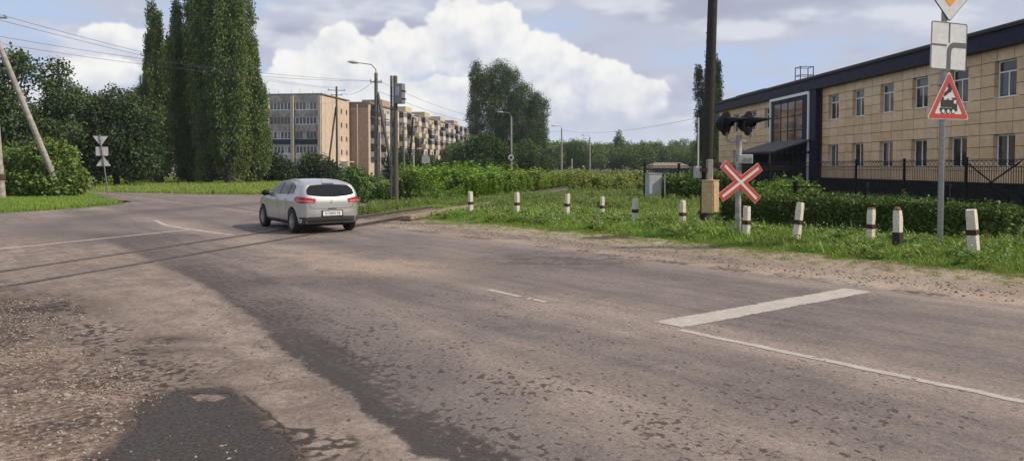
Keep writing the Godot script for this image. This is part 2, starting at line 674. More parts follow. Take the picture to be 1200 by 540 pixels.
func road_color(x: float, d: float) -> Color:
	var n := x * NX + d * ND
	var s := x * TX + d * TD
	var lo := noise_c.get_noise_2d(x * 0.30, d * 0.30)
	var mid := noise_c.get_noise_2d(x * 1.5 + 50.0, d * 1.5)
	var fine := noise_d.get_noise_2d(x * 7.0, d * 7.0)
	var streak := noise_s.get_noise_2d(n * 2.4, s * 0.30)
	var dk := 0.50 * bump(n, 7.8, 0.65) + 0.42 * bump(n, 9.7, 0.7) + 0.50 * bump(n, 5.4, 0.6)
	var ridge := 0.75 * bump(n, 6.6, 0.4) + 0.45 * bump(n, 4.3, 0.5) + 0.5 * bump(n, 10.9, 0.35)
	var t := 0.50 + 0.38 * lo + 0.30 * streak + 0.20 * mid - 0.54 * dk + 0.42 * ridge + 0.10 * fine
	var c := Color8(110, 102, 98).lerp(Color8(161, 145, 134), clampf(t, 0.0, 1.0))
	# pale sandy wash in the middle of the crossing, dark patched places beside it
	var sandy := exp(-pow((x + 2.3) / 1.7, 2.0) - pow((d - 13.3) / 1.3, 2.0)) + 0.8 * exp(-pow((x + 4.2) / 1.0, 2.0) - pow((d - 15.0) / 0.8, 2.0))
	c = c.lerp(Color8(176, 153, 133), clampf(sandy * (0.75 + 0.9 * mid + 0.5 * fine), 0.0, 0.85))
	var patch := exp(-pow((x - 0.9) / 1.7, 2.0) - pow((d - 14.2) / 1.5, 2.0)) + 0.9 * exp(-pow((x + 3.5) / 1.9, 2.0) - pow((d - 11.6) / 0.55, 2.0)) + 0.8 * exp(-pow((x + 5.0) / 0.7, 2.0) - pow((d - 17.5) / 0.4, 2.0))
	c = c.lerp(Color8(84, 77, 73), clampf(patch * (0.55 + 1.2 * mid + 0.8 * fine + 0.3 * streak), 0.0, 0.8))
	# left of the carriageway: pale dusty strip
	var nl := 2.5 + 0.28 * smoothstep(3.8, 6.5, s) + 0.45 * smoothstep(6.0, 9.5, s) + 0.40 * smoothstep(8.5, 13.0, s) + 0.22 * smoothstep(13.0, 20.0, s)
	var left := 1.0 - smoothstep(nl - 0.06, nl + 0.06, n + 0.10 * mid)
	var dusty := Color8(126, 112, 102).lerp(Color8(163, 146, 133), clampf(0.46 + 0.5 * lo + 0.85 * mid + 0.45 * fine + 0.40 * streak, 0.0, 1.0))
	c = c.lerp(dusty, left * (1.0 - smoothstep(19.0, 26.0, s)))
	# dark mud smeared along the left wheel track
	var wd := 0.48 + 0.26 * smoothstep(4.0, 9.0, s) + 0.4 * smoothstep(10.0, 20.0, s)
	var u := (n - nl + 0.12 * mid) / wd
	var flecks := noise_t.get_noise_2d(x * 11.0, d * 8.0) + 0.5 * noise_t.get_noise_2d(x * 23.0 + 7.0, d * 19.0)
	var solid := smoothstep(-0.12, 0.16, u) * (1.0 - smoothstep(0.25, 1.9, u + 0.7 * streak + 0.3 * fine)) * (1.0 - smoothstep(21.0, 24.0, s))
	# near the viewer the smear breaks up into flecks
	var whole := smoothstep(5.5, 10.5, s)
	var band := solid * lerpf(smoothstep(0.35, 0.75, solid + 0.42 * flecks + 0.3 * streak), 0.42 + 0.42 * smoothstep(-0.5, 0.4, flecks + 1.3 * streak), whole)
	c = c.lerp(Color8(70, 64, 61), clampf(band, 0.0, 0.92))
	# grey film left by tyres right of the smear
	c = c.lerp(Color8(99, 95, 91), 0.55 * smoothstep(0.2, 0.9, u) * (1.0 - smoothstep(1.4, 2.6, u)) * (1.0 - smoothstep(8.0, 12.0, s)) * clampf(0.6 + 0.9 * streak + 0.4 * fine, 0.0, 1.0))
	# small clods of mud dropped over the road
	var where := (0.95 * bump(n, 3.6, 1.1) + 0.62 * bump(n, 5.6, 1.3) + 0.30 * bump(n, 7.0, 0.9) + 0.22 * bump(n, 2.6, 0.5)) * (1.0 - smoothstep(8.0, 13.0, s)) * clampf(0.75 + 1.1 * noise_c.get_noise_2d(x * 0.9 + 11.0, d * 0.9), 0.0, 1.3)
	var thr := 1.12 - 0.72 * clampf(where, 0.0, 1.15)
	c = c.lerp(Color8(68, 59, 54), 0.8 * smoothstep(thr, thr + 0.16, flecks))
	# gravel and soil on the near left
	var edge := 1.55 + 0.55 * lo + 0.45 * mid + 0.15 * fine - 0.25 * smoothstep(8.0, 10.0, s)
	var gravel := (1.0 - smoothstep(edge - 0.15, edge + 0.2, n)) * (1.0 - smoothstep(13.0, 16.0, s))
	var speck := noise_t.get_noise_2d(x * 17.0 + 31.0, d * 17.0)
	var soil := Color8(112, 95, 84).lerp(Color8(168, 147, 131), clampf(0.40 + 0.6 * lo + 0.9 * mid + 0.5 * fine, 0.0, 1.0))
	soil = soil.lerp(Color8(72, 60, 53), 0.75 * smoothstep(0.08, 0.42, noise_c.get_noise_2d(x * 0.7 + 17.0, d * 0.7 + 4.0) + 0.3 * fine))
	soil = soil.lerp(Color8(52, 43, 38), 0.6 * smoothstep(0.25, 0.7, speck)).lerp(Color8(190, 172, 154), 0.7 * smoothstep(0.3, 0.75, -speck))
	c = c.lerp(soil, gravel)
	# damp soil round the wet patch
	if d < 6.6 and x < -0.8 and x > -3.4:
		var rag := Vector2(x + 0.08 * mid, d + 0.08 * fine)
		var wet := 0.0 if Geometry2D.is_point_in_polygon(rag, wet_rim) else 9.0
		if wet > 1.0:
			for k in wet_rim.size():
				wet = minf(wet, rag.distance_to(Geometry2D.get_closest_point_to_segment(rag, wet_rim[k], wet_rim[(k + 1) % wet_rim.size()])))
		var island := Vector2((x - wet_dry.x) / 0.17, (d - wet_dry.y + 0.25 * (x - wet_dry.x)) / 0.085).length() + 0.2 * fine
		c = c.lerp(Color8(78, 67, 60), 0.85 * (1.0 - smoothstep(0.01, 0.15 + 0.12 * mid + 0.08 * fine, wet)) * smoothstep(0.8, 1.1, island))
	# crumbled patch where the asphalt ends
	var crumb := exp(-pow((x + 3.3) / 0.75, 2.0) - pow((d - 6.3) / 0.55, 2.0))
	c = c.lerp(Color8(58, 49, 43), 0.75 * clampf(crumb * 1.6, 0.0, 1.0) * smoothstep(0.15, 0.55, flecks + 0.4 * fine))
	# the broken edge of the asphalt, and damp hollows
	var broken := exp(-pow((n - edge - 0.15) / 0.28, 2.0)) * smoothstep(-0.05, 0.4, fine + 0.5 * mid) * (1.0 - smoothstep(11.0, 14.0, s))
	c = c.lerp(Color8(60, 51, 45), clampf(broken * 0.9, 0.0, 0.85))
	var damp := exp(-pow((x + 6.7) / 1.3, 2.0) - pow((d - 9.3) / 0.95, 2.0)) + 0.7 * exp(-pow((x + 3.65) / 0.35, 2.0) - pow((d - 7.7) / 0.16, 2.0)) + 0.55 * exp(-pow((x + 3.4) / 0.4, 2.0) - pow((d - 7.2) / 0.14, 2.0))
	c = c.lerp(Color8(60, 51, 45), clampf(damp * (0.85 + 1.0 * mid + 0.8 * fine), 0.0, 0.9))
	# right shoulder: pale trodden earth with a gravelly strip
	var e := n - (11.12 + 0.16 * mid + 0.10 * fine + 0.1 * lo)
	var earth := Color8(146, 127, 112).lerp(Color8(186, 167, 148), clampf(0.5 + 0.5 * lo + 0.45 * mid + 0.2 * fine, 0.0, 1.0))
	var chips := bump(n, 12.1, 0.45) * smoothstep(7.0, 9.0, s) * (1.0 - smoothstep(16.0, 19.0, s)) + 0.5 * bump(n, 12.4, 0.5)
	earth = earth.lerp(Color8(116, 105, 96), clampf(chips * (0.45 + 1.0 * mid + 0.6 * speck + 0.4 * fine), 0.0, 0.7))
	c = c.lerp(earth, smoothstep(-0.12, 0.12, e) * (1.0 - smoothstep(19.0, 25.0, s)))
	var rut := exp(-pow((n - 11.25) / 0.20, 2.0)) * smoothstep(0.05, 0.45, noise_c.get_noise_2d(s * 0.7, 3.0) + 0.2 + 0.3 * fine)
	c = c.lerp(Color8(66, 57, 51), clampf(rut * (0.5 + 0.8 * fine + 0.6 * mid), 0.0, 0.8))
	# dirt along the rails
	var rd := rail_distance(x, d)
	c = c.lerp(Color8(138, 119, 104), 0.5 * exp(-rd * rd * 3.0) * clampf(0.6 + mid, 0.0, 1.0))
	c = c.lerp(Color8(58, 48, 42), 0.8 * (1.0 - smoothstep(0.05, 0.13, rd + 0.05 * fine)))
	# tyre-dark bend beyond the track
	if s > 17.0:
		var best := 99.0
		var p := Vector2(x, d)
		for k in arc.size() - 1:
			best = minf(best, p.distance_to(Geometry2D.get_closest_point_to_segment(p, arc[k], arc[k + 1])))
		c = c.lerp(Color8(97, 90, 86), 0.75 * exp(-pow(best / 1.1, 2.0)) * clampf(0.75 + 0.6 * streak + 0.4 * mid, 0.0, 1.0))
	# a long crack beside the wet patch
	if d < 6.2 and x < -1.2 and x > -2.4:
		var near := 9.0
		var q := Vector2(x + 0.03 * fine, d + 0.04 * mid)
		var line := [Vector2(-2.12, 5.80), Vector2(-2.0, 5.64), Vector2(-1.88, 5.50), Vector2(-1.76, 5.36), Vector2(-1.60, 5.13), Vector2(-1.54, 4.96), Vector2(-1.40, 4.7)]
		for k in 6:
			near = minf(near, q.distance_to(Geometry2D.get_closest_point_to_segment(q, line[k], line[k + 1])))
		c = c.lerp(Color8(62, 53, 47), 0.8 * (1.0 - smoothstep(0.004, 0.016, near)))
	# fine cracks in the pale strip
	var crack := absf(noise_c.get_noise_2d(x * 0.9 + 200.0, d * 0.9))
	c = c.lerp(Color8(75, 65, 58), 0.65 * (1.0 - smoothstep(0.004, 0.016, crack)) * smoothstep(0.05, 0.3, noise_c.get_noise_2d(x * 0.4 - 90.0, d * 0.4)))
	# grain and grit of every surface
	var grit := noise_t.get_noise_2d(x * 31.0 + 5.0, d * 31.0)
	var k := 1.0 + 0.07 * speck + 0.07 * grit + 0.05 * flecks
	return Color(c.r * k * 0.975, c.g * k * 0.992, c.b * k * 1.012)


func map_row(k: int, w: int, h: int, near: bool) -> void:
	var out := PackedByteArray()
	out.resize(w * 3)
	for i in w:
		var a := (i + 0.5) / w
		var b := (k + 0.5) / h
		var x := -30.0 + 36.0 * a
		var d := 8.0 + 44.0 * b
		if near:
			var n := -6.0 + 20.4 * a
			var s := 1.0 + 12.0 * b
			x = n * NX + s * TX
			d = n * ND + s * TD
		var c := road_color(x, d)
		out[i * 3] = int(clampf(c.r * 296.0, 0, 255))
		out[i * 3 + 1] = int(clampf(c.g * 296.0, 0, 255))
		out[i * 3 + 2] = int(clampf(c.b * 296.0, 0, 255))
	rows[k] = out


func road_map(w: int, h: int, near: bool) -> ImageTexture:
	rows.clear()
	rows.resize(h)
	var job := WorkerThreadPool.add_group_task(map_row.bind(w, h, near), h)
	WorkerThreadPool.wait_for_group_task_completion(job)
	var data := PackedByteArray()
	for k in rows:
		data.append_array(k)
	return ImageTexture.create_from_image(Image.create_from_data(w, h, false, Image.FORMAT_RGB8, data))


func road_material(called: String, map: ImageTexture) -> StandardMaterial3D:
	var m := StandardMaterial3D.new()
	m.resource_name = called
	m.albedo_texture = tex["asphalt"]
	m.roughness = 0.82
	m.metallic_specular = 0.4
	m.heightmap_enabled = true
	m.heightmap_scale = 0.35
	m.heightmap_texture = tex["asphalt"]
	m.detail_enabled = true
	m.detail_albedo = map
	m.detail_uv_layer = BaseMaterial3D.DETAIL_UV_2
	m.detail_blend_mode = BaseMaterial3D.BLEND_MODE_MUL
	M[called] = m
	return m


func road_sheet(mesh: ArrayMesh, n0: float, n1: float, s0: float, s1: float, step: float, near: bool) -> void:
	var cols := int(round((n1 - n0) / step))
	var lines := int(round((s1 - s0) / step))
	var v := PackedVector3Array()
	var uv := PackedVector2Array()
	var uv2 := PackedVector2Array()
	var nr := PackedVector3Array()
	var hs := PackedFloat32Array()
	var w := cols + 1
	for j in lines + 1:
		var s := lerpf(s0, s1, float(j) / lines)
		for i in w:
			var n := lerpf(n0, n1, float(i) / cols)
			var h := road_height(n, s)
			hs.append(h)
			var p := NS(n, s, h)
			v.append(p)
			uv.append(Vector2(p.x, p.z) / 2.3)
			uv2.append(Vector2((n + 6.0) / 20.4, (s - 1.0) / 12.0) if near else Vector2((p.x + 30.0) / 36.0, (-p.z - 8.0) / 44.0))
	for j in lines + 1:
		for i in w:
			var dn := (hs[j * w + mini(i + 1, cols)] - hs[j * w + maxi(i - 1, 0)]) / (step * (mini(i + 1, cols) - maxi(i - 1, 0)))
			var ds := (hs[mini(j + 1, lines) * w + i] - hs[maxi(j - 1, 0) * w + i]) / (step * (mini(j + 1, lines) - maxi(j - 1, 0)))
			nr.append((Vector3.UP - NS(dn, ds)).normalized())
	var idx := PackedInt32Array()
	for j in lines:
		for i in cols:
			var a := j * w + i
			idx.append_array([a, a + w, a + 1, a + 1, a + w, a + w + 1])
	var arr := []
	arr.resize(Mesh.ARRAY_MAX)
	arr[Mesh.ARRAY_VERTEX] = v
	arr[Mesh.ARRAY_NORMAL] = nr
	arr[Mesh.ARRAY_TEX_UV] = uv
	arr[Mesh.ARRAY_TEX_UV2] = uv2
	arr[Mesh.ARRAY_INDEX] = idx
	mesh.add_surface_from_arrays(Mesh.PRIMITIVE_TRIANGLES, arr)
	mesh.surface_set_material(mesh.get_surface_count() - 1, M["road_near"] if near else M["road_far"])


# flat sheet on the ground, cut by a test of (x, d) in small cells, laid lift above the road
func cut_sheet(x0: float, x1: float, d0: float, d1: float, cell: float, lift: float, inside: Callable) -> ArrayMesh:
	var st := start()
	st.set_smooth_group(0)
	var cols := int((x1 - x0) / cell)
	var lines := int((d1 - d0) / cell)
	for j in lines:
		for i in cols:
			var x := x0 + i * cell
			var d := d0 + j * cell
			if inside.call(x + cell * 0.5, d + cell * 0.5):
				var p := []
				for q in [[x, d], [x + cell, d], [x + cell, d + cell], [x, d + cell]]:
					var n: float = q[0] * NX + q[1] * ND
					var s: float = q[0] * TX + q[1] * TD
					p.append(V(q[0], q[1], lift + (road_height(n, s) if s < 20.0 else 0.0)))
				quad(st, p[0], p[1], p[2], p[3], Vector3.UP)
	return done(st)


func build_ground() -> void:
	for a in [[noise_c, 31, 4, FastNoiseLite.TYPE_SIMPLEX_SMOOTH], [noise_d, 32, 2, FastNoiseLite.TYPE_SIMPLEX_SMOOTH], [noise_s, 33, 3, FastNoiseLite.TYPE_SIMPLEX_SMOOTH], [noise_t, 34, 1, FastNoiseLite.TYPE_SIMPLEX_SMOOTH]]:
		a[0].noise_type = a[3]
		a[0].seed = a[1]
		a[0].frequency = 1.0
		a[0].fractal_octaves = a[2]
		a[0].fractal_gain = 0.55
	var st := start()
	st.set_smooth_group(-1)
	quad(st, V(-1400, -60, -0.09), V(1400, -60, -0.09), V(1400, 1600, -0.09), V(-1400, 1600, -0.09), Vector3.UP)
	structure(put("ground", done(st), M["far_grass"]), "flat grassy ground reaching to the horizon")
	# verges: turf on gently uneven soil
	var right := start()
	right.set_smooth_group(0)
	var lines := 60
	var cols := 26
	for j in lines:
		for i in cols:
			var p := []
			for q in [[i, j], [i + 1, j], [i + 1, j + 1], [i, j + 1]]:
				var s := lerpf(-14.0, 23.5, float(q[1]) / lines)
				var n := lerpf(13.7, 30.0, pow(float(q[0]) / cols, 1.6))
				p.append(NS(n, s, verge_height(n, s)))
			quad(right, p[0], p[1], p[2], p[3], Vector3.UP)
	structure(put("right_verge", done(right), M["grass_soil"]), "grassy verge to the right of the road")


func verge_height(n: float, s: float) -> float:
	var h := 0.03 + 0.05 * noise_c.get_noise_2d(n * 0.25, s * 0.25) + 0.06 * smoothstep(14.0, 16.0, n)
	return h - 0.12 * (1.0 - smoothstep(13.7, 14.1, n + 0.18 * noise_c.get_noise_2d(s * 1.1, 7.0))) - 0.15 * smoothstep(21.0, 23.5, s)


func build_road() -> void:
	road_material("road_near", road_map(1920, 1130, true))
	road_material("road_far", road_map(1152, 1408, false))
	for a in [["road", 2.6, 11.2, "worn grey asphalt road with mud and patches"], ["gravel_shoulder", 11.2, 14.2, "pale trodden earth shoulder beside the asphalt"], ["dirt_lot", -6.0, 2.6, "broken dusty lot with gravel on the near left"]]:
		var m := ArrayMesh.new()
		road_sheet(m, a[1], a[2], 1.0, 13.0, 0.05 if a[1] < 11.0 else 0.06, true)
		road_sheet(m, a[1], a[2], 13.0, 20.0, 0.1, false)
		var back := ArrayMesh.new()
		structure(put(a[0], m, null), a[3])
	# the road behind the camera and the bend beyond the track, flat
	var far := start()
	far.set_smooth_group(0)
	var outline := PackedVector2Array()
	for q in [NS(-6.0, 20.0), NS(14.2, 20.0)]:
		outline.append(Vector2(q.x, -q.z))
	for q in [[-3.2, 25.6], [-4.9, 25.0], [-5.9, 26.2], [-6.4, 30.0], [-6.9, 35.0], [-4.0, 39.0], [12.0, 41.5], [40.0, 45.0], [40.0, 51.0], [10.0, 47.0], [-8.8, 45.0], [-16.4, 47.4], [-22.0, 49.0], [-34.0, 56.0], [-60.0, 76.0], [-63.0, 73.0], [-34.0, 50.0], [-24.0, 43.0], [-19.8, 38.4], [-18.8, 36.0], [-18.6, 34.0], [-18.9, 31.3], [-19.8, 28.4], [-21.6, 24.0], [-24.0, 18.0], [-27.0, 10.0]]:
		outline.append(Vector2(q[0], q[1]))
	# split long edges into smaller pieces so that the outline wavers
	var wavy := PackedVector2Array()
	for i in outline.size():
		var a := outline[i]
		var b := outline[(i + 1) % outline.size()]
		var parts := 1 if i == 0 else int(clampf(a.distance_to(b) / 0.6, 1, 60))
		for k in parts:
			var p := a.lerp(b, float(k) / parts)
			if k > 0:
				p += Vector2(noise_c.get_noise_2d(p.x * 0.8, p.y * 0.8), noise_c.get_noise_2d(p.x * 0.8 + 40.0, p.y * 0.8)) * 0.35
			wavy.append(p)
	var idx := Geometry2D.triangulate_polygon(wavy)
	for k in range(0, idx.size(), 3):
		var t := [idx[k], idx[k + 1], idx[k + 2]]
		if (wavy[t[1]] - wavy[t[0]]).cross(wavy[t[2]] - wavy[t[0]]) > 0.0:
			t = [idx[k], idx[k + 2], idx[k + 1]]
		for i in t:
			far.set_uv(Vector2(wavy[i].x, -wavy[i].y) / 2.3)
			far.set_uv2(Vector2(clampf((wavy[i].x + 30.0) / 36.0, -1.0, 1.0), (wavy[i].y - 8.0) / 44.0))
			far.add_vertex(V(wavy[i].x, wavy[i].y, 0.0))
	structure(put("junction", done(far), M["road_far"]), "asphalt junction beyond the railway track")
	var behind := start()
	behind.set_smooth_group(-1)
	for a in [[-6.0, 14.2]]:
		behind.set_uv(Vector2.ZERO)
		behind.set_uv2(Vector2(0.5, 0.5))
		quad(behind, NS(a[0], 1.0, -0.004), NS(a[1], 1.0, -0.004), NS(a[1], -30.0, -0.004), NS(a[0], -30.0, -0.004), Vector3.UP)
	structure(put("road_near_side", done(behind), mat("plain_asphalt", lin(0.16, 0.14, 0.125), 0.85, "asphalt", 0.43)), "asphalt road carrying on past the viewer")
	# markings
	var f := func(x: float, d: float) -> bool:
		var n := x * NX + d * ND
		var s := x * TX + d * TD
		var mid := 5.33 - 0.07 * (n - 6.6)
		var worn := noise_c.get_noise_2d(x * 2.2, d * 2.2) + 0.6 * noise_d.get_noise_2d(x * 9.0, d * 9.0)
		var rag := 0.02 * noise_d.get_noise_2d(x * 6.0, d * 6.0)
		return n > 6.72 + rag and n < 10.74 + rag and absf(s - mid) < 0.20 + rag and worn < 0.80 + 0.3 * smoothstep(10.4, 9.5, n)
	structure(put("stop_line", cut_sheet(1.2, 5.5, 7.8, 11.3, 0.025, 0.004, f), M["line_paint"]), "broad white stop line across the right lane")
	f = func(x: float, d: float) -> bool:
		var n := x * NX + d * ND
		var s := x * TX + d * TD
		var worn := noise_c.get_noise_2d(x * 2.6 + 8.0, d * 2.6) + 0.5 * noise_d.get_noise_2d(x * 9.0, d * 9.0)
		return absf(n - 6.6 - 0.02 * noise_d.get_noise_2d(s * 2.0, 1.0)) < 0.05 and s > 1.2 and s < 5.06 and worn < 0.55
	structure(put("centre_line", cut_sheet(1.6, 4.4, 5.0, 8.5, 0.016, 0.004, f), M["line_paint"]), "thin white centre line running up to the stop line")
	f = func(x: float, d: float) -> bool:
		var n := x * NX + d * ND
		var s := x * TX + d * TD
		var worn := noise_c.get_noise_2d(x * 2.6 + 8.0, d * 2.6) + 0.5 * noise_d.get_noise_2d(x * 9.0, d * 9.0)
		return absf(n - 6.61) < 0.045 and ((s > 7.25 and s < 7.62) or (s > 7.78 and s < 8.5)) and worn < 0.62
	structure(put("dashed_line", cut_sheet(-0.6, 0.8, 9.4, 11.0, 0.02, 0.004, f), M["line_paint"]), "worn white dash of the centre line")
	f = func(x: float, d: float) -> bool:
		var p := Vector2(x, d)
		var q := Geometry2D.get_closest_point_to_segment(p, Vector2(-11.9, 14.4), Vector2(-9.15, 21.2))
		return p.distance_to(q) < 0.075 and noise_c.get_noise_2d(x * 1.5, d * 1.5) + 0.4 * noise_d.get_noise_2d(x * 7.0, d * 7.0) < 0.5
	structure(put("far_stop_line", cut_sheet(-12.2, -9.0, 14.2, 21.3, 0.03, 0.004, f), M["line_paint"]), "thin white line beyond the rails on the left")
	f = func(x: float, d: float) -> bool:
		var p := Vector2(x, d)
		var best := 9.0
		var pts := [Vector2(-11.9, 24.7), Vector2(-10.7, 22.8), Vector2(-9.4, 21.35), Vector2(-8.3, 20.3), Vector2(-7.4, 19.5)]
		for k in 4:
			best = minf(best, p.distance_to(Geometry2D.get_closest_point_to_segment(p, pts[k], pts[k + 1])))
		return best < 0.07 and noise_c.get_noise_2d(x * 1.5, d * 1.5) + 0.4 * noise_d.get_noise_2d(x * 7.0, d * 7.0) < 0.55
	structure(put("curved_line", cut_sheet(-12.1, -7.3, 19.4, 24.9, 0.03, 0.004, f), M["line_paint"]), "curved white centre line of the bend beyond the rails")
	# damp mud in the hollow at the near left, with a dry island
	var rim := wet_rim
	var dry := wet_dry
	f = func(x: float, d: float) -> bool:
		var p := Vector2(x, d) + Vector2(noise_c.get_noise_2d(x * 3.0, d * 3.0), noise_c.get_noise_2d(x * 3.0 + 20.0, d * 3.0)) * 0.09
		if pow((p.x - dry.x) / 0.17, 2.0) + pow((p.y - dry.y + 0.25 * (p.x - dry.x)) / 0.085, 2.0) < 1.0:
			return false
		return Geometry2D.is_point_in_polygon(p, rim)
	var pud := mat("wet_mud", lin(0.085, 0.074, 0.066), 0.8, "soil", 1.6)
	pud.metallic_specular = 0.4
	pud.roughness_texture = tex["blotch"]
	pud.roughness = 0.6
	structure(put("wet_patch", cut_sheet(-3.0, -1.1, 3.7, 6.2, 0.0125, 0.003, f), pud), "dark damp mud patch on the near left")


func build_track() -> void:
	var t := Node3D.new()
	t.name = numbered("railway_track")
	add_child(t)
	structure(t, "single railway track crossing the road and running off through the grass")
	t.position = V(-8.79, 12.68)
	t.rotation.y = -atan2(0.26, 0.9656)
	# local -z runs along the track; rails at x = 0 and x = 1.52, flush in the road and proud of the grass
	for x in [0.0, 1.52]:
		var st := start()
		for piece in [[6.0, -9.6, 0.012], [-9.6, -72.0, 0.09]]:
			var len: float = piece[0] - piece[1]
			add_box(st, Vector3(x, piece[2] - 0.02, (piece[0] + piece[1]) * 0.5), Vector3(0.072, 0.04, len))
			if piece[2] > 0.05:
				add_box(st, Vector3(x, piece[2] - 0.09, (piece[0] + piece[1]) * 0.5), Vector3(0.02, 0.10, len))
				add_box(st, Vector3(x, piece[2] - 0.145, (piece[0] + piece[1]) * 0.5), Vector3(0.14, 0.02, len))
		put("rail", done(st), M["rail_steel"], t)
	for k in 60:
		var o := put("sleeper", chamfered(Vector3(2.7, 0.16, 0.24), 0.02), M["sleeper"], t, Vector3(0.76 + rf(-0.03, 0.03), -0.095, -13.0 - k * 0.62))
		o.rotation.y = rf(-0.01, 0.01)
	# concrete kerb slabs holding the ballast beside the road
	for k in 5:
		var o := put("kerb_slab", chamfered(Vector3(0.42, 0.16, 1.9), 0.03), M["sleeper"], t, Vector3(2.05 + rf(-0.04, 0.04), 0.10 + rf(-0.02, 0.02), -13.6 - k * 1.97))
		o.rotation.y = rf(-0.02, 0.02)


# ---------------------------------------------------------------- buildings

func window_frame_mesh(w: float, h: float, bars: Array, t := 0.075, depth := 0.06) -> ArrayMesh:
	# lies in the y-z plane; bars: ["v", z, y0, y1] or ["h", y, z0, z1]
	var st := start()
	add_box(st, Vector3(0, h * 0.5 - t * 0.5, 0), Vector3(depth, t, w))
	add_box(st, Vector3(0, -h * 0.5 + t * 0.5, 0), Vector3(depth, t, w))
	for sg in [-1.0, 1.0]:
		add_box(st, Vector3(0, 0, sg * (w - t) * 0.5), Vector3(depth, h - 2.0 * t, t))
	for b in bars:
		if b[0] == "v":
			add_box(st, Vector3(0, (b[2] + b[3]) * 0.5, b[1]), Vector3(depth * 0.9, b[3] - b[2], t))
		else:
			add_box(st, Vector3(0, b[1], (b[2] + b[3]) * 0.5), Vector3(depth * 0.95, t, b[3] - b[2]))
	return done(st)


func build_office() -> void:
	var o := thing("office_building", "two storey office block clad in tan tiles with dark roof edge", "building", V(23.7, 60.0), 2.58)
	var row := 0.6182
	var y0 := 0.95
	var zs := [4.7, 8.3, 11.9, 15.5, 19.1, 22.7]
	var zl := [-7.8, -11.4, -16.2]
	# core wall behind the tiles, plinth, plain continuation of the facade towards the viewer
	block("wall", o, Vector3(7.2, 4.3, 6.75), Vector3(13.7, 8.5, 58.3), M["tile_joint"])
	block("plinth", o, Vector3(0.13, 0.47, 6.75), Vector3(0.5, 0.94, 58.5), M["plinth_dark"])
	var tiles := [M["tile_a"], M["tile_b"], M["tile_c"]]
	var thick := 0.33
	for part in [[3.5, 18, zs], [-22.2, 13, zl]]:
		for i in part[1]:
			var z: float = part[0] + (i) * 1.2
			if part[0] < 0.0:
				z = -7.8 - (i - 1) * 1.2
			var is_window := false
			for q in part[2]:
				if absf(q - z) < 0.1:
					is_window = true
			for k in 11:
				var y := y0 + (k + 0.5) * row
				if is_window and (k in [1, 2, 3, 7, 8, 9]):
					if k == 1:
						block("wall_tile", o, Vector3(thick * 0.5, y - row * 0.5 + 0.085, z), Vector3(thick, 0.16, 1.54), tiles[rng.randi() % 3])
					continue
				# tiles beside an opening are cut narrower
				var z_lo := z - 0.58
				var z_hi := z + 0.58
				if k in [1, 2, 3, 7, 8, 9]:
					for q in part[2]:
						if absf(q + 1.2 - z) < 0.1:
							z_lo += 0.17
						if absf(q - 1.2 - z) < 0.1:
							z_hi -= 0.17
				block("wall_tile", o, Vector3(thick * 0.5 + rf(0.0, 0.004), y, (z_lo + z_hi) * 0.5), Vector3(thick, row - 0.03, z_hi - z_lo), tiles[rng.randi() % 3])
	block("wall_panel", o, Vector3(0.165, 4.35, 30.5), Vector3(0.33, 6.78, 11.0), M["tile_a"])
	# windows
	var fr := window_frame_mesh(1.50, 1.85, [["h", 0.36, -0.68, 0.68], ["v", 0.0, -0.87, 0.33]])
	var fr2 := window_frame_mesh(1.50, 1.66, [["v", 0.0, -0.77, 0.77]])
	for z in zs + zl:
		for fl in 2:
			var y := 6.205 if fl else 2.585
			var w := node("window", o, Vector3(0.24, y, z))
			put("frame", fr if fl else fr2, M["frame_white"], w)
			var hh := 1.85 if fl else 1.66
			var panes := [[0.6, 0.0, 1.38, 0.44], [-0.25, 0.36, 0.62, 1.1], [-0.25, -0.36, 0.62, 1.1]] if fl else [[0.0, 0.36, 0.62, 1.5], [0.0, -0.36, 0.62, 1.5]]
			for p in panes:
				block("pane", w, Vector3(0.012, p[0], p[1]), Vector3(0.02, p[3], p[2]), M["pane_dark"] if rng.randf() > 0.28 else M["pane_blue"])
			block("sill", w, Vector3(-0.16, -hh * 0.5 - 0.02, 0), Vector3(0.26, 0.03, 1.48), M["frame_white"])
	# stair bay with the bronze glazing
	block("bay_wall", o, Vector3(0.0, 4.35, -1.75), Vector3(0.86, 7.0, 8.9), M["fascia_dark"])
	var g := node("bay_window", o, Vector3(-0.44, 0, 0))
	for z in [-6.05, 1.55]:
		block("frame", g, Vector3(-0.04, 3.9, z), Vector3(0.10, 7.6, 0.20), M["frame_white"])
	block("frame", g, Vector3(-0.04, 7.6, -2.25), Vector3(0.10, 0.22, 7.4), M["frame_white"])
	for k in 4:
		for j in 3:
			block("pane", g, Vector3(-0.008, 4.15 + j * 1.2, -4.5 + k * 1.42), Vector3(0.03, 1.14, 1.32), M["pane_bronze"])
	for k in 3:
		block("mullion", g, Vector3(-0.03, 5.4, -3.79 + k * 1.42), Vector3(0.05, 3.7, 0.08), M["pipe_brown"])
	for k in 5:
		block("bay_panel", g, Vector3(-0.015, 1.6, -4.9 + k * 1.3), Vector3(0.03, 2.9, 1.2), M["plinth_dark"])
	# roof edge, roof, downpipe
	block("roof_edge", o, Vector3(6.75, 8.2, 6.75), Vector3(14.6, 0.9, 59.3), M["fascia_dark"])
	block("gutter", o, Vector3(-0.62, 8.62, 6.75), Vector3(0.12, 0.13, 59.6), M["pipe_brown"])
	block("roof", o, Vector3(6.75, 8.75, 6.75), Vector3(14.2, 0.2, 59.0), M["roof_felt"])
	block("roof_block", o, Vector3(5.0, 9.1, -18.0), Vector3(6.0, 0.9, 8.0), M["fascia_dark"])
	put("downpipe", tube([Vector3(-0.07, 0.3, 24.6), Vector3(-0.07, 7.7, 24.6)], [0.07, 0.07], 10), M["pipe_brown"], o)
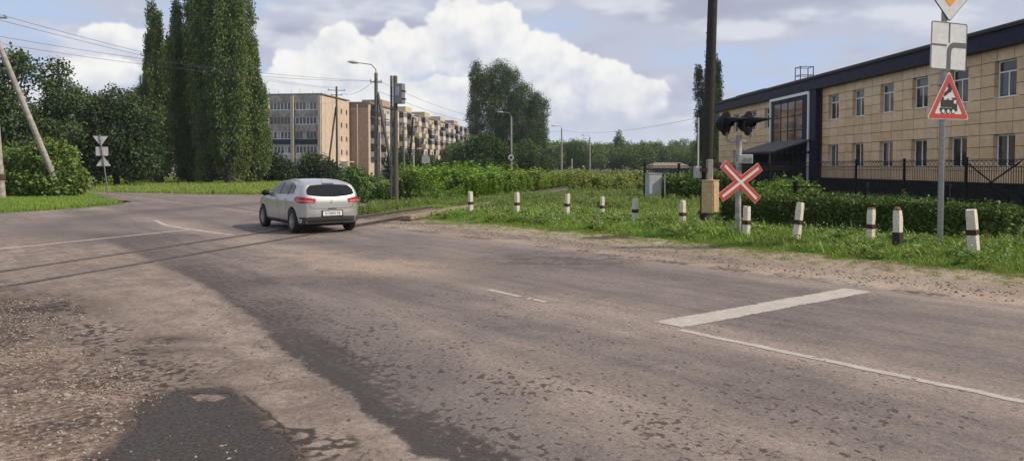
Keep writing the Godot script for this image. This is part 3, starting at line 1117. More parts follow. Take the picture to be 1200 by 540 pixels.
	put("downpipe", tube([Vector3(-0.07, 0.3, 2.85), Vector3(-0.07, 7.7, 2.85)], [0.05, 0.05], 8), M["pipe_brown"], o)
	# entrance canopy: sloping roof on posts with a scalloped edge
	var c := node("canopy", o)
	var st := start()
	st.set_smooth_group(-1)
	var a := [Vector3(-0.45, 3.95, -6.4), Vector3(-0.45, 3.95, 1.9), Vector3(-3.3, 3.05, 1.9), Vector3(-3.3, 3.05, -6.4)]
	quad(st, a[0], a[1], a[2], a[3], Vector3.UP)
	var low := Vector3(0, -0.12, 0)
	quad(st, a[0] + low, a[1] + low, a[2] + low, a[3] + low, Vector3.DOWN)
	for k in 4:
		quad(st, a[k], a[(k + 1) % 4], a[(k + 1) % 4] + low, a[k] + low, (a[k] + a[(k + 1) % 4]) * 0.5 - (a[0] + a[2]) * 0.5)
	put("canopy_roof", done(st), M["roof_felt"], c)
	st = start()
	for k in 20:
		add_tube(st, [Vector3(-3.25, 2.86, -6.2 + k * 0.42), Vector3(-3.22, 2.86, -6.2 + k * 0.42)], [0.12, 0.12], 8)
	for k in 7:
		add_tube(st, [Vector3(-3.1 + k * 0.42, 2.9, 1.86), Vector3(-3.1 + k * 0.42, 2.9, 1.83)], [0.12, 0.12], 8)
	put("canopy_trim", done(st), M["iron_black"], c)
	for z in [-6.2, 1.7]:
		block("canopy_post", c, Vector3(-3.2, 1.5, z), Vector3(0.09, 3.0, 0.09), M["iron_black"])
	block("canopy_screen", c, Vector3(-1.8, 1.6, -6.2), Vector3(2.6, 2.9, 0.05), M["plinth_dark"])
	# access cage on the roof
	var cage := node("roof_cage", o, Vector3(3.0, 8.85, -9.0))
	for x in [0.0, 1.2]:
		for z in [0.0, 1.1]:
			block("cage_post", cage, Vector3(x, 1.05, z), Vector3(0.06, 2.1, 0.06), M["iron_black"])
	for y in [0.55, 1.3, 2.05]:
		for z in [0.0, 1.1]:
			block("cage_rail", cage, Vector3(0.6, y, z), Vector3(1.2, 0.05, 0.05), M["iron_black"])
		for x in [0.0, 1.2]:
			block("cage_rail", cage, Vector3(x, y, 0.55), Vector3(0.05, 0.05, 1.1), M["iron_black"])


func glazing(parent: Node, at: Vector3, w: float, h: float, bays: int, frame: Material, pane: Material) -> void:
	# strip of windows facing +z
	var st := start()
	for y in [-h * 0.5 + 0.05, h * 0.5 - 0.05]:
		add_box(st, Vector3(0, y, 0), Vector3(w, 0.1, 0.08))
	for k in bays + 1:
		add_box(st, Vector3(-w * 0.5 + 0.04 + k * (w - 0.08) / bays, 0, 0), Vector3(0.10, h - 0.2, 0.075))
	put("window_frame", done(st), frame, parent, at)
	for k in bays:
		block("pane", parent, at + Vector3(-w * 0.5 + (k + 0.5) * w / bays, 0, -0.02), Vector3(w / bays - 0.12, h - 0.16, 0.03), pane if rng.randf() > 0.08 else M["curtain"])


func build_apartments() -> void:
	var turn := -7.8
	# end block with glazed loggias
	var a := thing("apartment_block", "five storey end of flats with two columns of glazed loggias", "building", V(-44.6, 135.4), turn)
	var w := 10.3
	block("wall", a, Vector3(w * 0.5, 7.3, -7.4), Vector3(w, 14.6, 13.0), M["panel_grey"])
	block("side_wall", a, Vector3(w + 0.06, 7.3, -6.9), Vector3(0.16, 14.5, 14.0), M["panel_tan"])
	block("roof_edge", a, Vector3(w * 0.5, 14.1, -0.45), Vector3(w - 0.1, 1.5, 1.1), M["panel_grey"])
	block("roof", a, Vector3(w * 0.5, 14.86, -7.0), Vector3(w + 0.5, 0.22, 14.3), M["old_concrete"])
	for x in [0.2, 4.9, 10.0]:
		block("pier", a, Vector3(x, 7.3, 0.15), Vector3(0.55, 14.5, 0.5), M["panel_pale"])
	var par := [M["parapet_black"], M["parapet_white"], M["parapet_green"], M["panel_grey"], M["panel_grey"]]
	for fl in 5:
		for c in 2:
			var x := 2.55 + c * 4.9
			var lg := node("loggia", a, Vector3(x, 0.55 + fl * 2.62, 0))
			var pm: Material = par[fl]
			if fl == 0 and c == 1:
				pm = M["parapet_brown"]
			block("parapet", lg, Vector3(0, 0.47, 0.05), Vector3(4.1, 0.95, 0.14), pm)
			glazing(lg, Vector3(0.0, 1.66, -0.05), 4.1, 1.40, 6, M["frame_white"] if (fl + c) % 3 else M["panel_pale"], M["pane_blue"] if fl == 4 else M["pane_dark"])
			block("lintel", lg, Vector3(0, 2.49, 0.0), Vector3(4.15, 0.24, 0.2), M["panel_grey"])
	for fl in 5:
		for z in [-9.6, -12.4]:
			if fl > 0 or z < -11.0:
				var sw := node("window", a, Vector3(w + 0.15, 1.9 + fl * 2.62, z))
				block("pane", sw, Vector3.ZERO, Vector3(0.05, 0.95, 0.6), M["pane_dark"])
				put("frame", window_frame_mesh(0.72, 1.08, [], 0.06), M["panel_pale"], sw)
	for z in [-1.5, -5.0, -8.5]:
		block("panel_joint", a, Vector3(w + 0.145, 7.2, z), Vector3(0.02, 14.2, 0.12), M["panel_pink"])
	var porch := node("porch", a, Vector3(w + 0.9, 0, -10.5))
	block("porch_roof", porch, Vector3(0, 2.7, 0), Vector3(1.8, 0.18, 3.0), M["panel_pale"])
	block("porch_wall", porch, Vector3(-0.2, 1.3, 1.3), Vector3(1.3, 2.6, 0.2), M["parapet_white"])
	for k in 7:
		put("aerial", tube([Vector3(0.8 + k * 1.4, 14.9, -3 - (k % 3) * 2.5), Vector3(0.8 + k * 1.4, 15.9 + 0.4 * (k % 2), -3 - (k % 3) * 2.5)], [0.03, 0.02], 5), M["iron_black"], a)
	# long block stepping back behind it
	var b := thing("long_apartment_block", "long five storey block of flats with cluttered balconies stretching away behind poles", "building", V(-28.6, 148.0), turn)
	block("wall", b, Vector3(-6.0, 7.2, -50.0), Vector3(12.0, 14.4, 99.8), M["panel_beige"])
	block("end_wall", b, Vector3(-2.6, 7.25, 0.08), Vector3(5.3, 14.5, 0.3), M["panel_pink"])
	block("roof_edge", b, Vector3(-2.6, 14.1, 0.26), Vector3(5.3, 0.9, 0.1), M["old_concrete"])
	block("roof", b, Vector3(-6.0, 14.5, -50.0), Vector3(12.5, 0.3, 100.4), M["old_concrete"])
	put("downpipe", tube([Vector3(-2.2, 0.2, 0.32), Vector3(-2.2, 14.2, 0.32)], [0.1, 0.1], 6), M["panel_pale"], b)
	var shades := [M["parapet_white"], M["panel_grey"], M["parapet_brown"], M["parapet_green"], M["panel_pale"], M["parapet_yellow"], M["parapet_white"], M["panel_pale"]]
	var r2 := RandomNumberGenerator.new()
	r2.seed = 8
	var frame := window_frame_mesh(1.5, 1.45, [["v", 0.1, -0.66, 0.66]], 0.09)
	var frame2 := window_frame_mesh(2.5, 1.3, [["v", -0.4, -0.6, 0.6], ["v", 0.4, -0.6, 0.6]], 0.09)
	for m in 15:
		var z := -3.2 - m * 6.6
		if m % 3 == 2:
			block("pier", b, Vector3(0.06, 7.2, z - 3.2), Vector3(0.16, 14.3, 2.4), M["panel_pink"] if m % 2 else M["panel_tan"])
		for fl in 5:
			var y := 0.9 + fl * 2.68
			for q in [1.9]:
				var wn := node("window", b, Vector3(0.03, y + 1.55, z - q - 1.0))
				block("pane", wn, Vector3.ZERO, Vector3(0.06, 1.36, 1.4), M["pane_dark"])
				put("frame", frame, M["frame_white"], wn, Vector3(0.03, 0, 0))
			if fl > 0 or m % 2:
				var bl := node("balcony", b, Vector3(0.0, y, z + 0.6))
				block("slab", bl, Vector3(0.6, 0.1, 0), Vector3(1.2, 0.14, 2.8), M["panel_grey"])
				var pm: Material = shades[r2.randi() % shades.size()]
				block("parapet", bl, Vector3(1.17, 0.68, 0), Vector3(0.07, 1.0, 2.8), pm)
				for sg in [-1.0, 1.0]:
					block("parapet", bl, Vector3(0.57, 0.68, sg * 1.37), Vector3(1.12, 1.0, 0.06), pm)
				if r2.randf() < 0.6:
					put("window_frame", frame2, M["frame_white"] if r2.randf() < 0.7 else M["grey_wood"], bl, Vector3(1.15, 1.84, 0))
					block("pane", bl, Vector3(1.14, 1.84, 0), Vector3(0.03, 1.16, 2.36), M["pane_dark"] if r2.randf() < 0.6 else M["pane_blue"])
					for sg in [-1.0, 1.0]:
						block("pane", bl, Vector3(0.57, 1.84, sg * 1.34), Vector3(1.0, 1.2, 0.04), M["pane_dark"])
				else:
					block("door_pane", bl, Vector3(0.03, 1.2, 0.2), Vector3(0.05, 2.0, 1.8), M["pane_dark"])
	for k in 5:
		block("roof_block", b, Vector3(-3.0, 15.3, -14.0 - k * 18.0), Vector3(4.5, 1.6, 5.5), [M["panel_pink"], M["parapet_yellow"], M["panel_beige"], M["panel_tan"], M["panel_pink"]][k])
	# pale block glimpsed between the trees on the left
	var c := thing("pale_apartment_block", "pale block of flats glimpsed between the dark tree and the tall poplars", "building", V(-74.5, 150.0), 22.0)
	block("wall", c, Vector3(0, 7.2, -20), Vector3(12.0, 14.4, 40.0), M["panel_pale"])
	block("roof", c, Vector3(0, 14.5, -20), Vector3(12.6, 0.3, 40.6), M["old_concrete"])
	for fl in 5:
		for k in 5:
			var wn := node("window", c, Vector3(-4.4 + k * 2.2, 2.4 + fl * 2.7, 0.03))
			block("pane", wn, Vector3.ZERO, Vector3(1.2, 1.3, 0.06), M["pane_dark"])
			var f := put("frame", frame, M["frame_white"], wn, Vector3(0, 0, 0.03))
			f.rotation.y = PI / 2
		for k in 7:
			var wn := node("window", c, Vector3(6.03, 2.4 + fl * 2.7, -3.0 - k * 5.0))
			block("pane", wn, Vector3.ZERO, Vector3(0.06, 1.3, 1.4), M["pane_dark"])
			put("frame", frame, M["frame_white"], wn, Vector3(0.03, 0, 0))
	# low shed and a pale roof behind the hedge
	var sh := thing("shed", "low grey shed behind the dark railings past the cabinet", "shed", V(13.9, 64.0), 8.0)
	block("wall", sh, Vector3(0, 0.85, -1.5), Vector3(3.6, 1.7, 3.0), M["steel_grey"])
	var st := start()
	st.set_smooth_group(-1)
	var e := [Vector3(-1.95, 1.68, 0.2), Vector3(1.95, 1.68, 0.2), Vector3(1.95, 1.68, -3.2), Vector3(-1.95, 1.68, -3.2), Vector3(-1.2, 2.15, -1.5), Vector3(1.2, 2.15, -1.5)]
	quad(st, e[0], e[1], e[5], e[4], Vector3(0, 1, 1))
	quad(st, e[3], e[2], e[5], e[4], Vector3(0, 1, -1))
	tri(st, e[0], e[3], e[4], Vector3(-1, 1, 0))
	tri(st, e[1], e[2], e[5], Vector3(1, 1, 0))
	quad(st, e[0], e[1], e[2], e[3], Vector3.DOWN)
	put("roof", done(st), M["old_concrete"], sh)
	for k in 3:
		block("pane", sh, Vector3(-1.1 + k * 1.1, 1.2, 0.02), Vector3(0.8, 0.5, 0.03), M["pane_blue"])


# ---------------------------------------------------------------- fences

# iron railing between two ground points: posts, three rails, a crossed frieze and single bars
func railing(called: String, label: String, a: Vector3, b: Vector3, h: float, post_gap: float, bar_gap: float, frieze: float) -> Node3D:
	var o := thing(called, label, "fence", a)
	var along := (b - a).normalized()
	o.rotation.y = atan2(-along.z, along.x)
	var length := a.distance_to(b)
	for y in [h - 0.03, h - 0.03 - frieze, 0.16]:
		block("rail", o, Vector3(length * 0.5, y, 0), Vector3(length, 0.04, 0.03), M["iron_black"])
	var posts := int(length / post_gap)
	for k in posts + 1:
		block("post", o, Vector3(k * post_gap, h * 0.5 + 0.04, 0), Vector3(0.10, h + 0.08, 0.10), M["iron_black"])
		block("post_cap", o, Vector3(k * post_gap, h + 0.1, 0), Vector3(0.13, 0.05, 0.13), M["iron_black"])
	var n := int(length / bar_gap)
	for k in n:
		if fmod((k + 0.5) * bar_gap, post_gap) > 0.06:
			block("bar", o, Vector3((k + 0.5) * bar_gap, (h - frieze + 0.12) * 0.5, 0), Vector3(0.018, h - frieze - 0.2, 0.018), M["iron_black"])
	var st := start()
	var cell := frieze * 1.1
	for k in int(length / cell):
		var x := k * cell
		add_bar(st, Vector3(x, h - 0.04, 0.006), Vector3(x + cell, h - frieze - 0.02, 0.006), 0.014)
		add_bar(st, Vector3(x + cell, h - 0.04, -0.006), Vector3(x, h - frieze - 0.02, -0.006), 0.014)
	var f := put("frieze", done(st), M["iron_black"], o)
	f.set_meta("kind", "stuff")
	return o


func build_fences() -> void:
	# along the office, three metres before its facade
	var f := railing("office_railing", "tall black iron railing standing before the tan office wall", V(22.75 - 0.045 * 80.0, 80.0), V(22.75 - 0.045 * 27.0, 27.0), 2.1, 5.05, 0.15, 0.28)
	var st := start()
	add_bar(st, Vector3(45.5, 2.0, 0.05), Vector3(49.0, 0.2, 0.05), 0.05)
	add_bar(st, Vector3(49.0, 2.0, 0.07), Vector3(45.5, 0.2, 0.07), 0.05)
	put("brace", done(st), M["iron_black"], f)
	railing("low_railing", "low black iron railing right behind the clipped hedge", NS(20.8, -3.0), NS(20.8, 14.0), 1.22, 2.1, 0.13, 0.26)
	railing("yard_railing", "black railing on the far side of the hedge beside the wooden pole", V(6.9, 38.5), V(17.6, 45.0), 1.85, 2.4, 0.16, 0.2)


# ---------------------------------------------------------------- plants

func clump(seed_: int, count: int, radius: float, leaf: float, droop := 0.0) -> ArrayMesh:
	var r := RandomNumberGenerator.new()
	r.seed = seed_
	var v := PackedVector3Array()
	var nr := PackedVector3Array()
	for k in count:
		var c := Vector3(r.randfn(), r.randfn(), r.randfn()).normalized() * radius * pow(r.randf(), 0.45)
		var y := (Vector3(r.randfn(), r.randfn() * 0.8 + 0.2 - droop, r.randfn()) + c / radius).normalized()
		var x := y.cross(Vector3(r.randfn(), r.randfn(), r.randfn())).normalized()
		var z := x.cross(y)
		var l := leaf * r.randf_range(0.7, 1.3)
		var w := l * 0.42
		var fold := z * l * 0.10
		var p := [c, c + y * l * 0.5 + x * w + fold, c + y * l, c + y * l * 0.5 - x * w + fold]
		for q in [[0, 1, 2], [0, 2, 3]]:
			var n: Vector3 = (p[q[2]] - p[q[0]]).cross(p[q[1]] - p[q[0]]).normalized()
			for i in q:
				v.append(p[i])
				nr.append(n)
	var arr := []
	arr.resize(Mesh.ARRAY_MAX)
	arr[Mesh.ARRAY_VERTEX] = v
	arr[Mesh.ARRAY_NORMAL] = nr
	var m := ArrayMesh.new()
	m.add_surface_from_arrays(Mesh.PRIMITIVE_TRIANGLES, arr)
	return m


func tint(base: Color, spread: float) -> Color:
	var k := 1.0 + rf(-spread, spread)
	var yellow := rf(-0.15, 0.25) * spread * 2.0
	return Color(base.r * k * (1.0 + yellow), base.g * k, base.b * k * (1.0 - yellow))


var poplar_clumps := []
var leaf_clumps := []
var fine_clumps := []


func spin(scale: float, tilt := 3.2) -> Basis:
	return Basis.from_euler(Vector3(rf(-tilt, tilt), rf(0, TAU), rf(-tilt, tilt))) * Basis.from_scale(Vector3.ONE * scale)


func poplar(label: String, x: float, d: float, h: float, w: float, base: Color, amount: int, low := 0.06, group := "tall poplars", cone := 0.42) -> Node3D:
	var o := thing("poplar_tree", label, "tree", V(x, d, -0.09), 0.0, group)
	var st := start()
	var lean := Vector3(rf(-0.3, 0.3), 0, rf(-0.3, 0.3))
	add_tube(st, [Vector3.ZERO, Vector3(0, h * 0.1, 0), lean * 0.5 + Vector3(0, h * 0.5, 0), lean + Vector3(0, h * 0.93, 0)], [h * 0.018, h * 0.013, h * 0.007, 0.03], 8)
	var plumes := []
	var count := 15 if w < 7.0 else 30
	for k in count:
		var ang := TAU * k / count * 2.4 + rf(-0.4, 0.4)
		var r := 0.0 if k == 0 else w * 0.40 * pow(rf(0.05, 1.0), 0.6)
		var top := h * (1.0 - cone * pow(r / (w * 0.40), 1.3) * rf(0.5, 1.5) - rf(0.0, 0.08)) if k else h
		var foot := h * (low + rf(0.0, 0.24))
		plumes.append([Vector3(cos(ang) * r, 0, sin(ang) * r), foot, minf(top, h * 0.99), w * (rf(0.115, 0.175) if w < 7.0 else rf(0.085, 0.13)), tint(base, 0.22)])
		if k:
			add_tube(st, [Vector3(0, foot * 0.8, 0), Vector3(cos(ang) * r * 0.7, foot + h * 0.08, sin(ang) * r * 0.7), Vector3(cos(ang) * r, top * 0.75, sin(ang) * r)], [h * 0.006, h * 0.004, 0.02], 5)
	put("trunk", done(st), M["bark"], o)
	var places := [[], [], []]
	var tints := [PackedColorArray(), PackedColorArray(), PackedColorArray()]
	for p in plumes:
		var n := int(amount * 0.85 * (p[2] - p[1]) / h * p[3] / (w * (0.145 if w < 7.0 else 0.16)))
		for k in n:
			var t := rf(0.0, 1.0)
			var rr: float = p[3] * pow(sin(PI * pow(clampf(0.04 + 0.95 * t, 0.0, 1.0), 0.8)), 0.7) * (1.0 + 0.6 * noise_c.get_noise_2d(t * 9.0, p[3] * 60.0 + x))
			var a := rf(0, TAU)
			var q: float = rr * sqrt(rf(0.1, 1.0))
			var pos: Vector3 = p[0] * (0.65 + 0.35 * t) + Vector3(cos(a) * q, lerpf(p[1], p[2], t), sin(a) * q)
			if noise_c.get_noise_3d(pos.x * 0.55 + x, pos.y * 0.33, pos.z * 0.55) > 0.22:
				continue
			var i := rng.randi() % 3
			var up := Basis.from_euler(Vector3(rf(-0.5, 0.5), rf(0, TAU), rf(-0.5, 0.5))) * Basis.from_scale(Vector3(0.8, 1.25, 0.8) * rf(0.7, 1.25))
			places[i].append(Transform3D(up, pos))
			tints[i].append(tint(p[4], 0.22))
	crown("crown", o, poplar_clumps, places, tints)
	return o


# blobs: [x, y, z, rx, ry, rz] about the trunk's foot
func broadleaf(called: String, label: String, category: String, x: float, d: float, blobs: Array, base: Color, amount: float, clumps: Array, size := 1.0, trunk := 0.2, group := "", gap := 0.34) -> Node3D:
	var o := thing(called, label, category, V(x, d, -0.09), 0.0, group)
	var st := start()
	var mid := Vector3.ZERO
	for b in blobs:
		mid += Vector3(b[0], b[1], b[2]) / blobs.size()
	add_tube(st, [Vector3.ZERO, Vector3(mid.x * 0.3, mid.y * 0.45, mid.z * 0.3), Vector3(mid.x, mid.y, mid.z)], [trunk, trunk * 0.75, trunk * 0.4], 8)
	for b in blobs:
		add_tube(st, [Vector3(mid.x * 0.25, mid.y * 0.35, mid.z * 0.25), Vector3(lerpf(mid.x, b[0], 0.5), lerpf(mid.y * 0.7, b[1], 0.6), lerpf(mid.z, b[2], 0.5)), Vector3(b[0], b[1] + b[4] * 0.4, b[2])], [trunk * 0.5, trunk * 0.3, 0.02], 5)
	put("trunk", done(st), M["bark"], o)
	var places := [[], [], []]
	var tints := [PackedColorArray(), PackedColorArray(), PackedColorArray()]
	for b in blobs:
		var area: float = pow((pow(b[3] * b[4], 1.6) + pow(b[3] * b[5], 1.6) + pow(b[4] * b[5], 1.6)) / 3.0, 1.0 / 1.6) * 4.0 * PI
		var whole := base.lerp(Color(base.r * 1.12, base.g * 1.08, base.b), rf(-0.8, 0.8))
		for k in int(area * amount):
			var u := Vector3(rng.randfn(), rng.randfn(), rng.randfn()).normalized()
			var q := pow(rf(0.12, 1.0), 0.42) * (1.0 + 0.28 * noise_c.get_noise_3d(u.x * 1.6 + b[0], u.y * 1.6 + x, u.z * 1.6 + b[1]))
			var pos := Vector3(b[0] + u.x * b[3] * q, b[1] + u.y * b[4] * q, b[2] + u.z * b[5] * q)
			if pos.y < 0.1 or noise_c.get_noise_3d(pos.x * 0.7 + x, pos.y * 0.7, pos.z * 0.7) > gap:
				continue
			var i := rng.randi() % 3
			places[i].append(Transform3D(spin(size * rf(0.7, 1.3), 0.9), pos))
			tints[i].append(tint(whole, 0.22))
	crown("crown", o, clumps, places, tints)
	return o


# all leaf clumps of one plant as one part
func crown(called: String, o: Node, clumps: Array, places: Array, tints: Array) -> void:
	var all := []
	var shades := PackedColorArray()
	for i in 3:
		all.append_array(places[i])
		shades.append_array(tints[i])
	scatter(called, o, clumps[rng.randi() % 3], M["leaf"], all, shades).set_meta("kind", "stuff")


func build_trees() -> void:
	for k in 3:
		poplar_clumps.append(clump(100 + k, 22, 0.46, 0.165))
		leaf_clumps.append(clump(200 + k, 18, 0.50, 0.24, 0.15))
		fine_clumps.append(clump(300 + k, 16, 0.15, 0.075))
	var pc := Color(0.125, 0.188, 0.062)
	poplar("slim dark poplar at the left edge of the tall poplar group", -36.7, 76.0, 18.8, 2.9, pc, 360, 0.22)
	poplar("narrow poplar second from the left in the tall poplar group", -35.1, 74.0, 18.0, 3.4, pc, 460, 0.05)
	poplar("broad tall poplar left of the middle of the tall group", -33.4, 77.0, 25.0, 5.0, pc, 640, 0.01)
	poplar("tallest poplar in the middle of the tall group", -30.8, 75.0, 30.0, 5.6, pc, 800, 0.01)
	poplar("tall poplar right of the middle of the tall group", -28.2, 74.0, 28.0, 5.2, pc, 760, 0.01)
	poplar("shorter poplar at the right edge of the tall group", -26.5, 76.5, 15.0, 3.2, pc, 400, 0.02)
	broadleaf("poplar_tree", "slim poplar at the left of the clump beyond the flats", "tree", -7.7, 160.0, [[0, 21.0, 0, 1.5, 3.8, 1.4], [0.3, 16.5, 0, 1.8, 4.5, 1.8], [-0.3, 11.5, 0, 1.8, 5.0, 1.8], [0, 6.0, 0, 1.7, 4.5, 1.7]], Color(0.088, 0.135, 0.054), 4.2, poplar_clumps, 1.3, 0.3, "tall poplars", 0.3)
	broadleaf("poplar_tree", "broad poplar with a flat bushy top in the clump beyond the flats", "tree", -2.8, 161.0, [[0, 20.5, 0, 2.6, 4.6, 2.4], [-2.4, 18.6, 0, 2.0, 5.0, 2.0], [2.6, 19.4, 0, 2.2, 4.6, 2.2], [0.6, 14.0, 0.5, 3.6, 5.5, 3.0], [-1.8, 9.0, 0, 2.6, 5.5, 2.6], [2.4, 9.0, 0, 2.8, 5.0, 2.6], [0, 4.5, 0, 3.0, 4.0, 2.6]], Color(0.092, 0.142, 0.056), 3.6, poplar_clumps, 1.35, 0.4, "tall poplars", 0.26)
	broadleaf("poplar_tree", "lower spreading poplar at the right of the clump beyond the flats", "tree", 3.0, 159.0, [[0, 15.5, 0, 2.6, 4.4, 2.4], [2.6, 13.6, 0, 2.4, 4.0, 2.2], [-1.6, 12.0, 0.4, 2.6, 4.8, 2.4], [1.6, 9.0, 0.6, 3.0, 4.4, 2.6], [3.0, 8.0, 0, 1.8, 3.4, 1.8], [-0.6, 5.0, 0, 2.8, 3.8, 2.4]], Color(0.098, 0.148, 0.058), 3.6, poplar_clumps, 1.35, 0.35, "tall poplars", 0.26)
	poplar("lone columnar poplar behind the wooden pole and the office", 26.6, 100.0, 19.7, 4.4, Color(0.058, 0.092, 0.042), 520)
	# undergrowth below and behind the tall group
	for k in 6:
		broadleaf("understorey_shrub", ["dark shrub under the left end of the tall poplars", "second shrub from the left under the tall poplars", "shrub under the middle of the tall poplars", "shrub between the trunks right of the middle of the poplars", "shrub at the right foot of the tall poplars", "low shrub right of the poplars before the loggia block"][k], "bush", -41.5 + k * 3.6, 84.0 + (k % 2) * 5.0, [[0, 1.6, 0, 2.2, 1.8, 1.6], [1.4, 1.2, 0.3, 1.6, 1.3, 1.4], [-1.3, 1.9 if k < 5 else 1.0, 0, 1.5, 1.6 if k < 5 else 0.9, 1.4]], Color(0.045, 0.075, 0.03), 5.5, leaf_clumps, 0.85, 0.08, "undergrowth by the poplars", 0.5)
	var dark := Color(0.074, 0.118, 0.045)
	broadleaf("leafy_tree", "tall loose tree at the left edge behind the leaning strut", "tree", -39.6, 58.0, [[0, 8.4, 0, 1.7, 2.0, 1.7], [-1.5, 6.2, 0, 2.2, 2.4, 2.2], [1.2, 5.6, 0.4, 1.6, 1.7, 1.6], [0.2, 3.8, 0, 2.3, 2.0, 2.2], [0.9, 10.2, 0, 1.0, 0.7, 0.9], [1.9, 9.6, 0, 0.7, 0.5, 0.6]], dark, 5.0, leaf_clumps, 0.9, 0.25, "trees left of the poplars", 0.12)
	broadleaf("leafy_tree", "tree with a knobbly open crown between the strut and the dark tree", "tree", -36.9, 60.0, [[0, 9.2, 0, 1.5, 1.4, 1.5], [0.5, 7.2, 0, 1.7, 1.5, 1.6], [-0.8, 6.4, 0, 1.2, 1.2, 1.2], [0.3, 4.8, 0, 2.0, 1.6, 1.8]], dark, 6.0, leaf_clumps, 0.8, 0.22, "trees left of the poplars", 0.08)
	broadleaf("leafy_tree", "spreading dark tree behind the triple road sign", "tree", -35.2, 66.0, [[0, 6.9, 0, 2.4, 1.9, 2.2], [-1.9, 5.8, 0.3, 2.2, 1.8, 2.0], [1.8, 5.6, 0.2, 2.0, 1.9, 2.0], [0.2, 4.0, 0.8, 3.2, 2.2, 2.6], [-1.6, 2.4, 0.6, 2.4, 1.8, 2.2], [1.9, 2.6, 0.4, 2.2, 2.0, 2.2]], Color(0.052, 0.086, 0.036), 5.5, leaf_clumps, 0.95, 0.28, "trees left of the poplars", 0.25)
	broadleaf("leafy_tree", "paler tree top behind the spreading dark tree", "tree", -43.5, 74.0, [[0, 7.6, 0, 2.8, 2.0, 2.4], [-1.8, 5.5, 0, 2.6, 2.2, 2.4], [1.8, 5.2, 0, 2.6, 2.2, 2.4], [0, 3.2, 0, 3.2, 2.0, 2.6]], Color(0.07, 0.112, 0.042), 5.0, leaf_clumps, 0.95, 0.25, "trees left of the poplars", 0.3)
	broadleaf("leafy_tree", "pale conical tree top showing above the dark tree beside the poplars", "tree", -49.0, 98.0, [[0, 10.6, 0, 1.4, 1.6, 1.4], [0, 8.6, 0, 2.2, 2.0, 2.0], [0, 5.8, 0, 2.8, 2.4, 2.6]], Color(0.075, 0.12, 0.05), 4.0, leaf_clumps, 1.0, 0.22, "trees left of the poplars", 0.4)
	broadleaf("leafy_tree", "full dark tree filling the gap between the strut tree and the leaning pole", "tree", -47.5, 66.0, [[0, 6.4, 0, 3.0, 2.6, 2.6], [-2.0, 5.0, 0, 3.2, 2.6, 2.8], [2.2, 4.6, 0, 3.0, 2.4, 2.6], [0, 3.0, 0, 3.8, 2.4, 3.0]], dark, 4.5, leaf_clumps, 1.0, 0.3, "trees left of the poplars", 0.36)
	broadleaf("round_tree", "rounded bushy tree beside the far flats and the clump of poplars", "tree", -4.3, 110.0, [[0, 4.2, 0, 3.2, 2.3, 3.0], [-2.4, 3.0, 0.3, 2.4, 2.2, 2.2], [2.3, 3.2, 0.2, 2.6, 2.3, 2.4], [0.3, 5.2, 0, 2.2, 1.4, 2.0], [0, 2.0, 1.0, 3.8, 1.8, 2.6]], Color(0.068, 0.115, 0.032), 5.0, leaf_clumps, 1.0, 0.25, "", 0.45)
	broadleaf("round_tree", "dark rounded tree under the lower spreading poplar", "tree", 2.4, 122.0, [[0, 3.4, 0, 3.2, 2.6, 2.6], [-2.2, 2.4, 0, 2.4, 2.0, 2.2], [2.4, 2.2, 0, 2.2, 1.8, 2.0]], Color(0.068, 0.12, 0.036), 4.0, leaf_clumps, 1.0, 0.22, "", 0.45)
	# bushes
	broadleaf("roadside_bush", "big sunlit bush on the left grass strip under the concrete strut", "bush", -27.0, 43.0, [[0, 1.55, 0, 1.9, 1.35, 1.5], [-1.3, 1.3, 0.2, 1.5, 1.2, 1.3], [1.1, 1.1, 0.2, 1.2, 1.0, 1.2], [0.3, 2.35, 0, 1.3, 0.95, 1.1], [0.0, 0.8, 0.6, 2.1, 0.8, 1.2], [-0.7, 2.0, 0.3, 1.1, 0.9, 1.0]], Color(0.115, 0.185, 0.042), 24.0, fine_clumps, 2.3, 0.07, "", 0.5)
	broadleaf("roadside_bush", "darker bush half cut off by the left edge of the view", "bush", -30.6, 46.0, [[0, 1.4, 0, 2.0, 1.3, 1.5], [-1.6, 1.6, 0, 1.8, 1.3, 1.5], [0.6, 2.0, 0, 1.4, 0.9, 1.2]], Color(0.08, 0.135, 0.034), 22.0, fine_clumps, 2.3, 0.07, "", 0.5)
	broadleaf("wall_bush", "small bush against the corner of the loggia block", "bush", -34.0, 122.0, [[0, 1.4, 0, 1.1, 1.4, 1.0], [0.2, 3.0, 0, 0.8, 1.2, 0.8]], Color(0.095, 0.165, 0.042), 8.0, leaf_clumps, 0.8, 0.08)
	broadleaf("pole_bush", "shrub with pale flower heads around the foot of the wooden signal pole", "bush", -6.0, 37.0, [[0, 0.5, 0, 0.9, 0.5, 0.8], [0.9, 0.7, -0.1, 0.5, 0.7, 0.6], [-0.9, 0.4, 0.1, 0.8, 0.42, 0.7], [0.9, 1.05, 0, 0.4, 0.35, 0.4]], Color(0.095, 0.16, 0.04), 30.0, fine_clumps, 1.7, 0.03)
	broadleaf("pole_bush", "low leafy shrub behind the car roof at the road bend", "bush", -9.9, 46.0, [[0, 0.9, 0, 0.9, 0.9, 0.8], [0.8, 0.6, 0, 0.8, 0.6, 0.7]], Color(0.095, 0.165, 0.042), 26.0, fine_clumps, 2.0, 0.03)
	broadleaf("flats_bush", "dark bush at the foot of the long flats behind the far sign", "bush", -12.5, 92.0, [[0, 1.7, 0, 2.6, 1.8, 1.8], [2.2, 1.4, 0, 2.2, 1.6, 1.6], [-1.8, 1.6, 0, 1.6, 2.4, 1.4]], Color(0.042, 0.07, 0.028), 7.0, leaf_clumps, 0.8, 0.1)
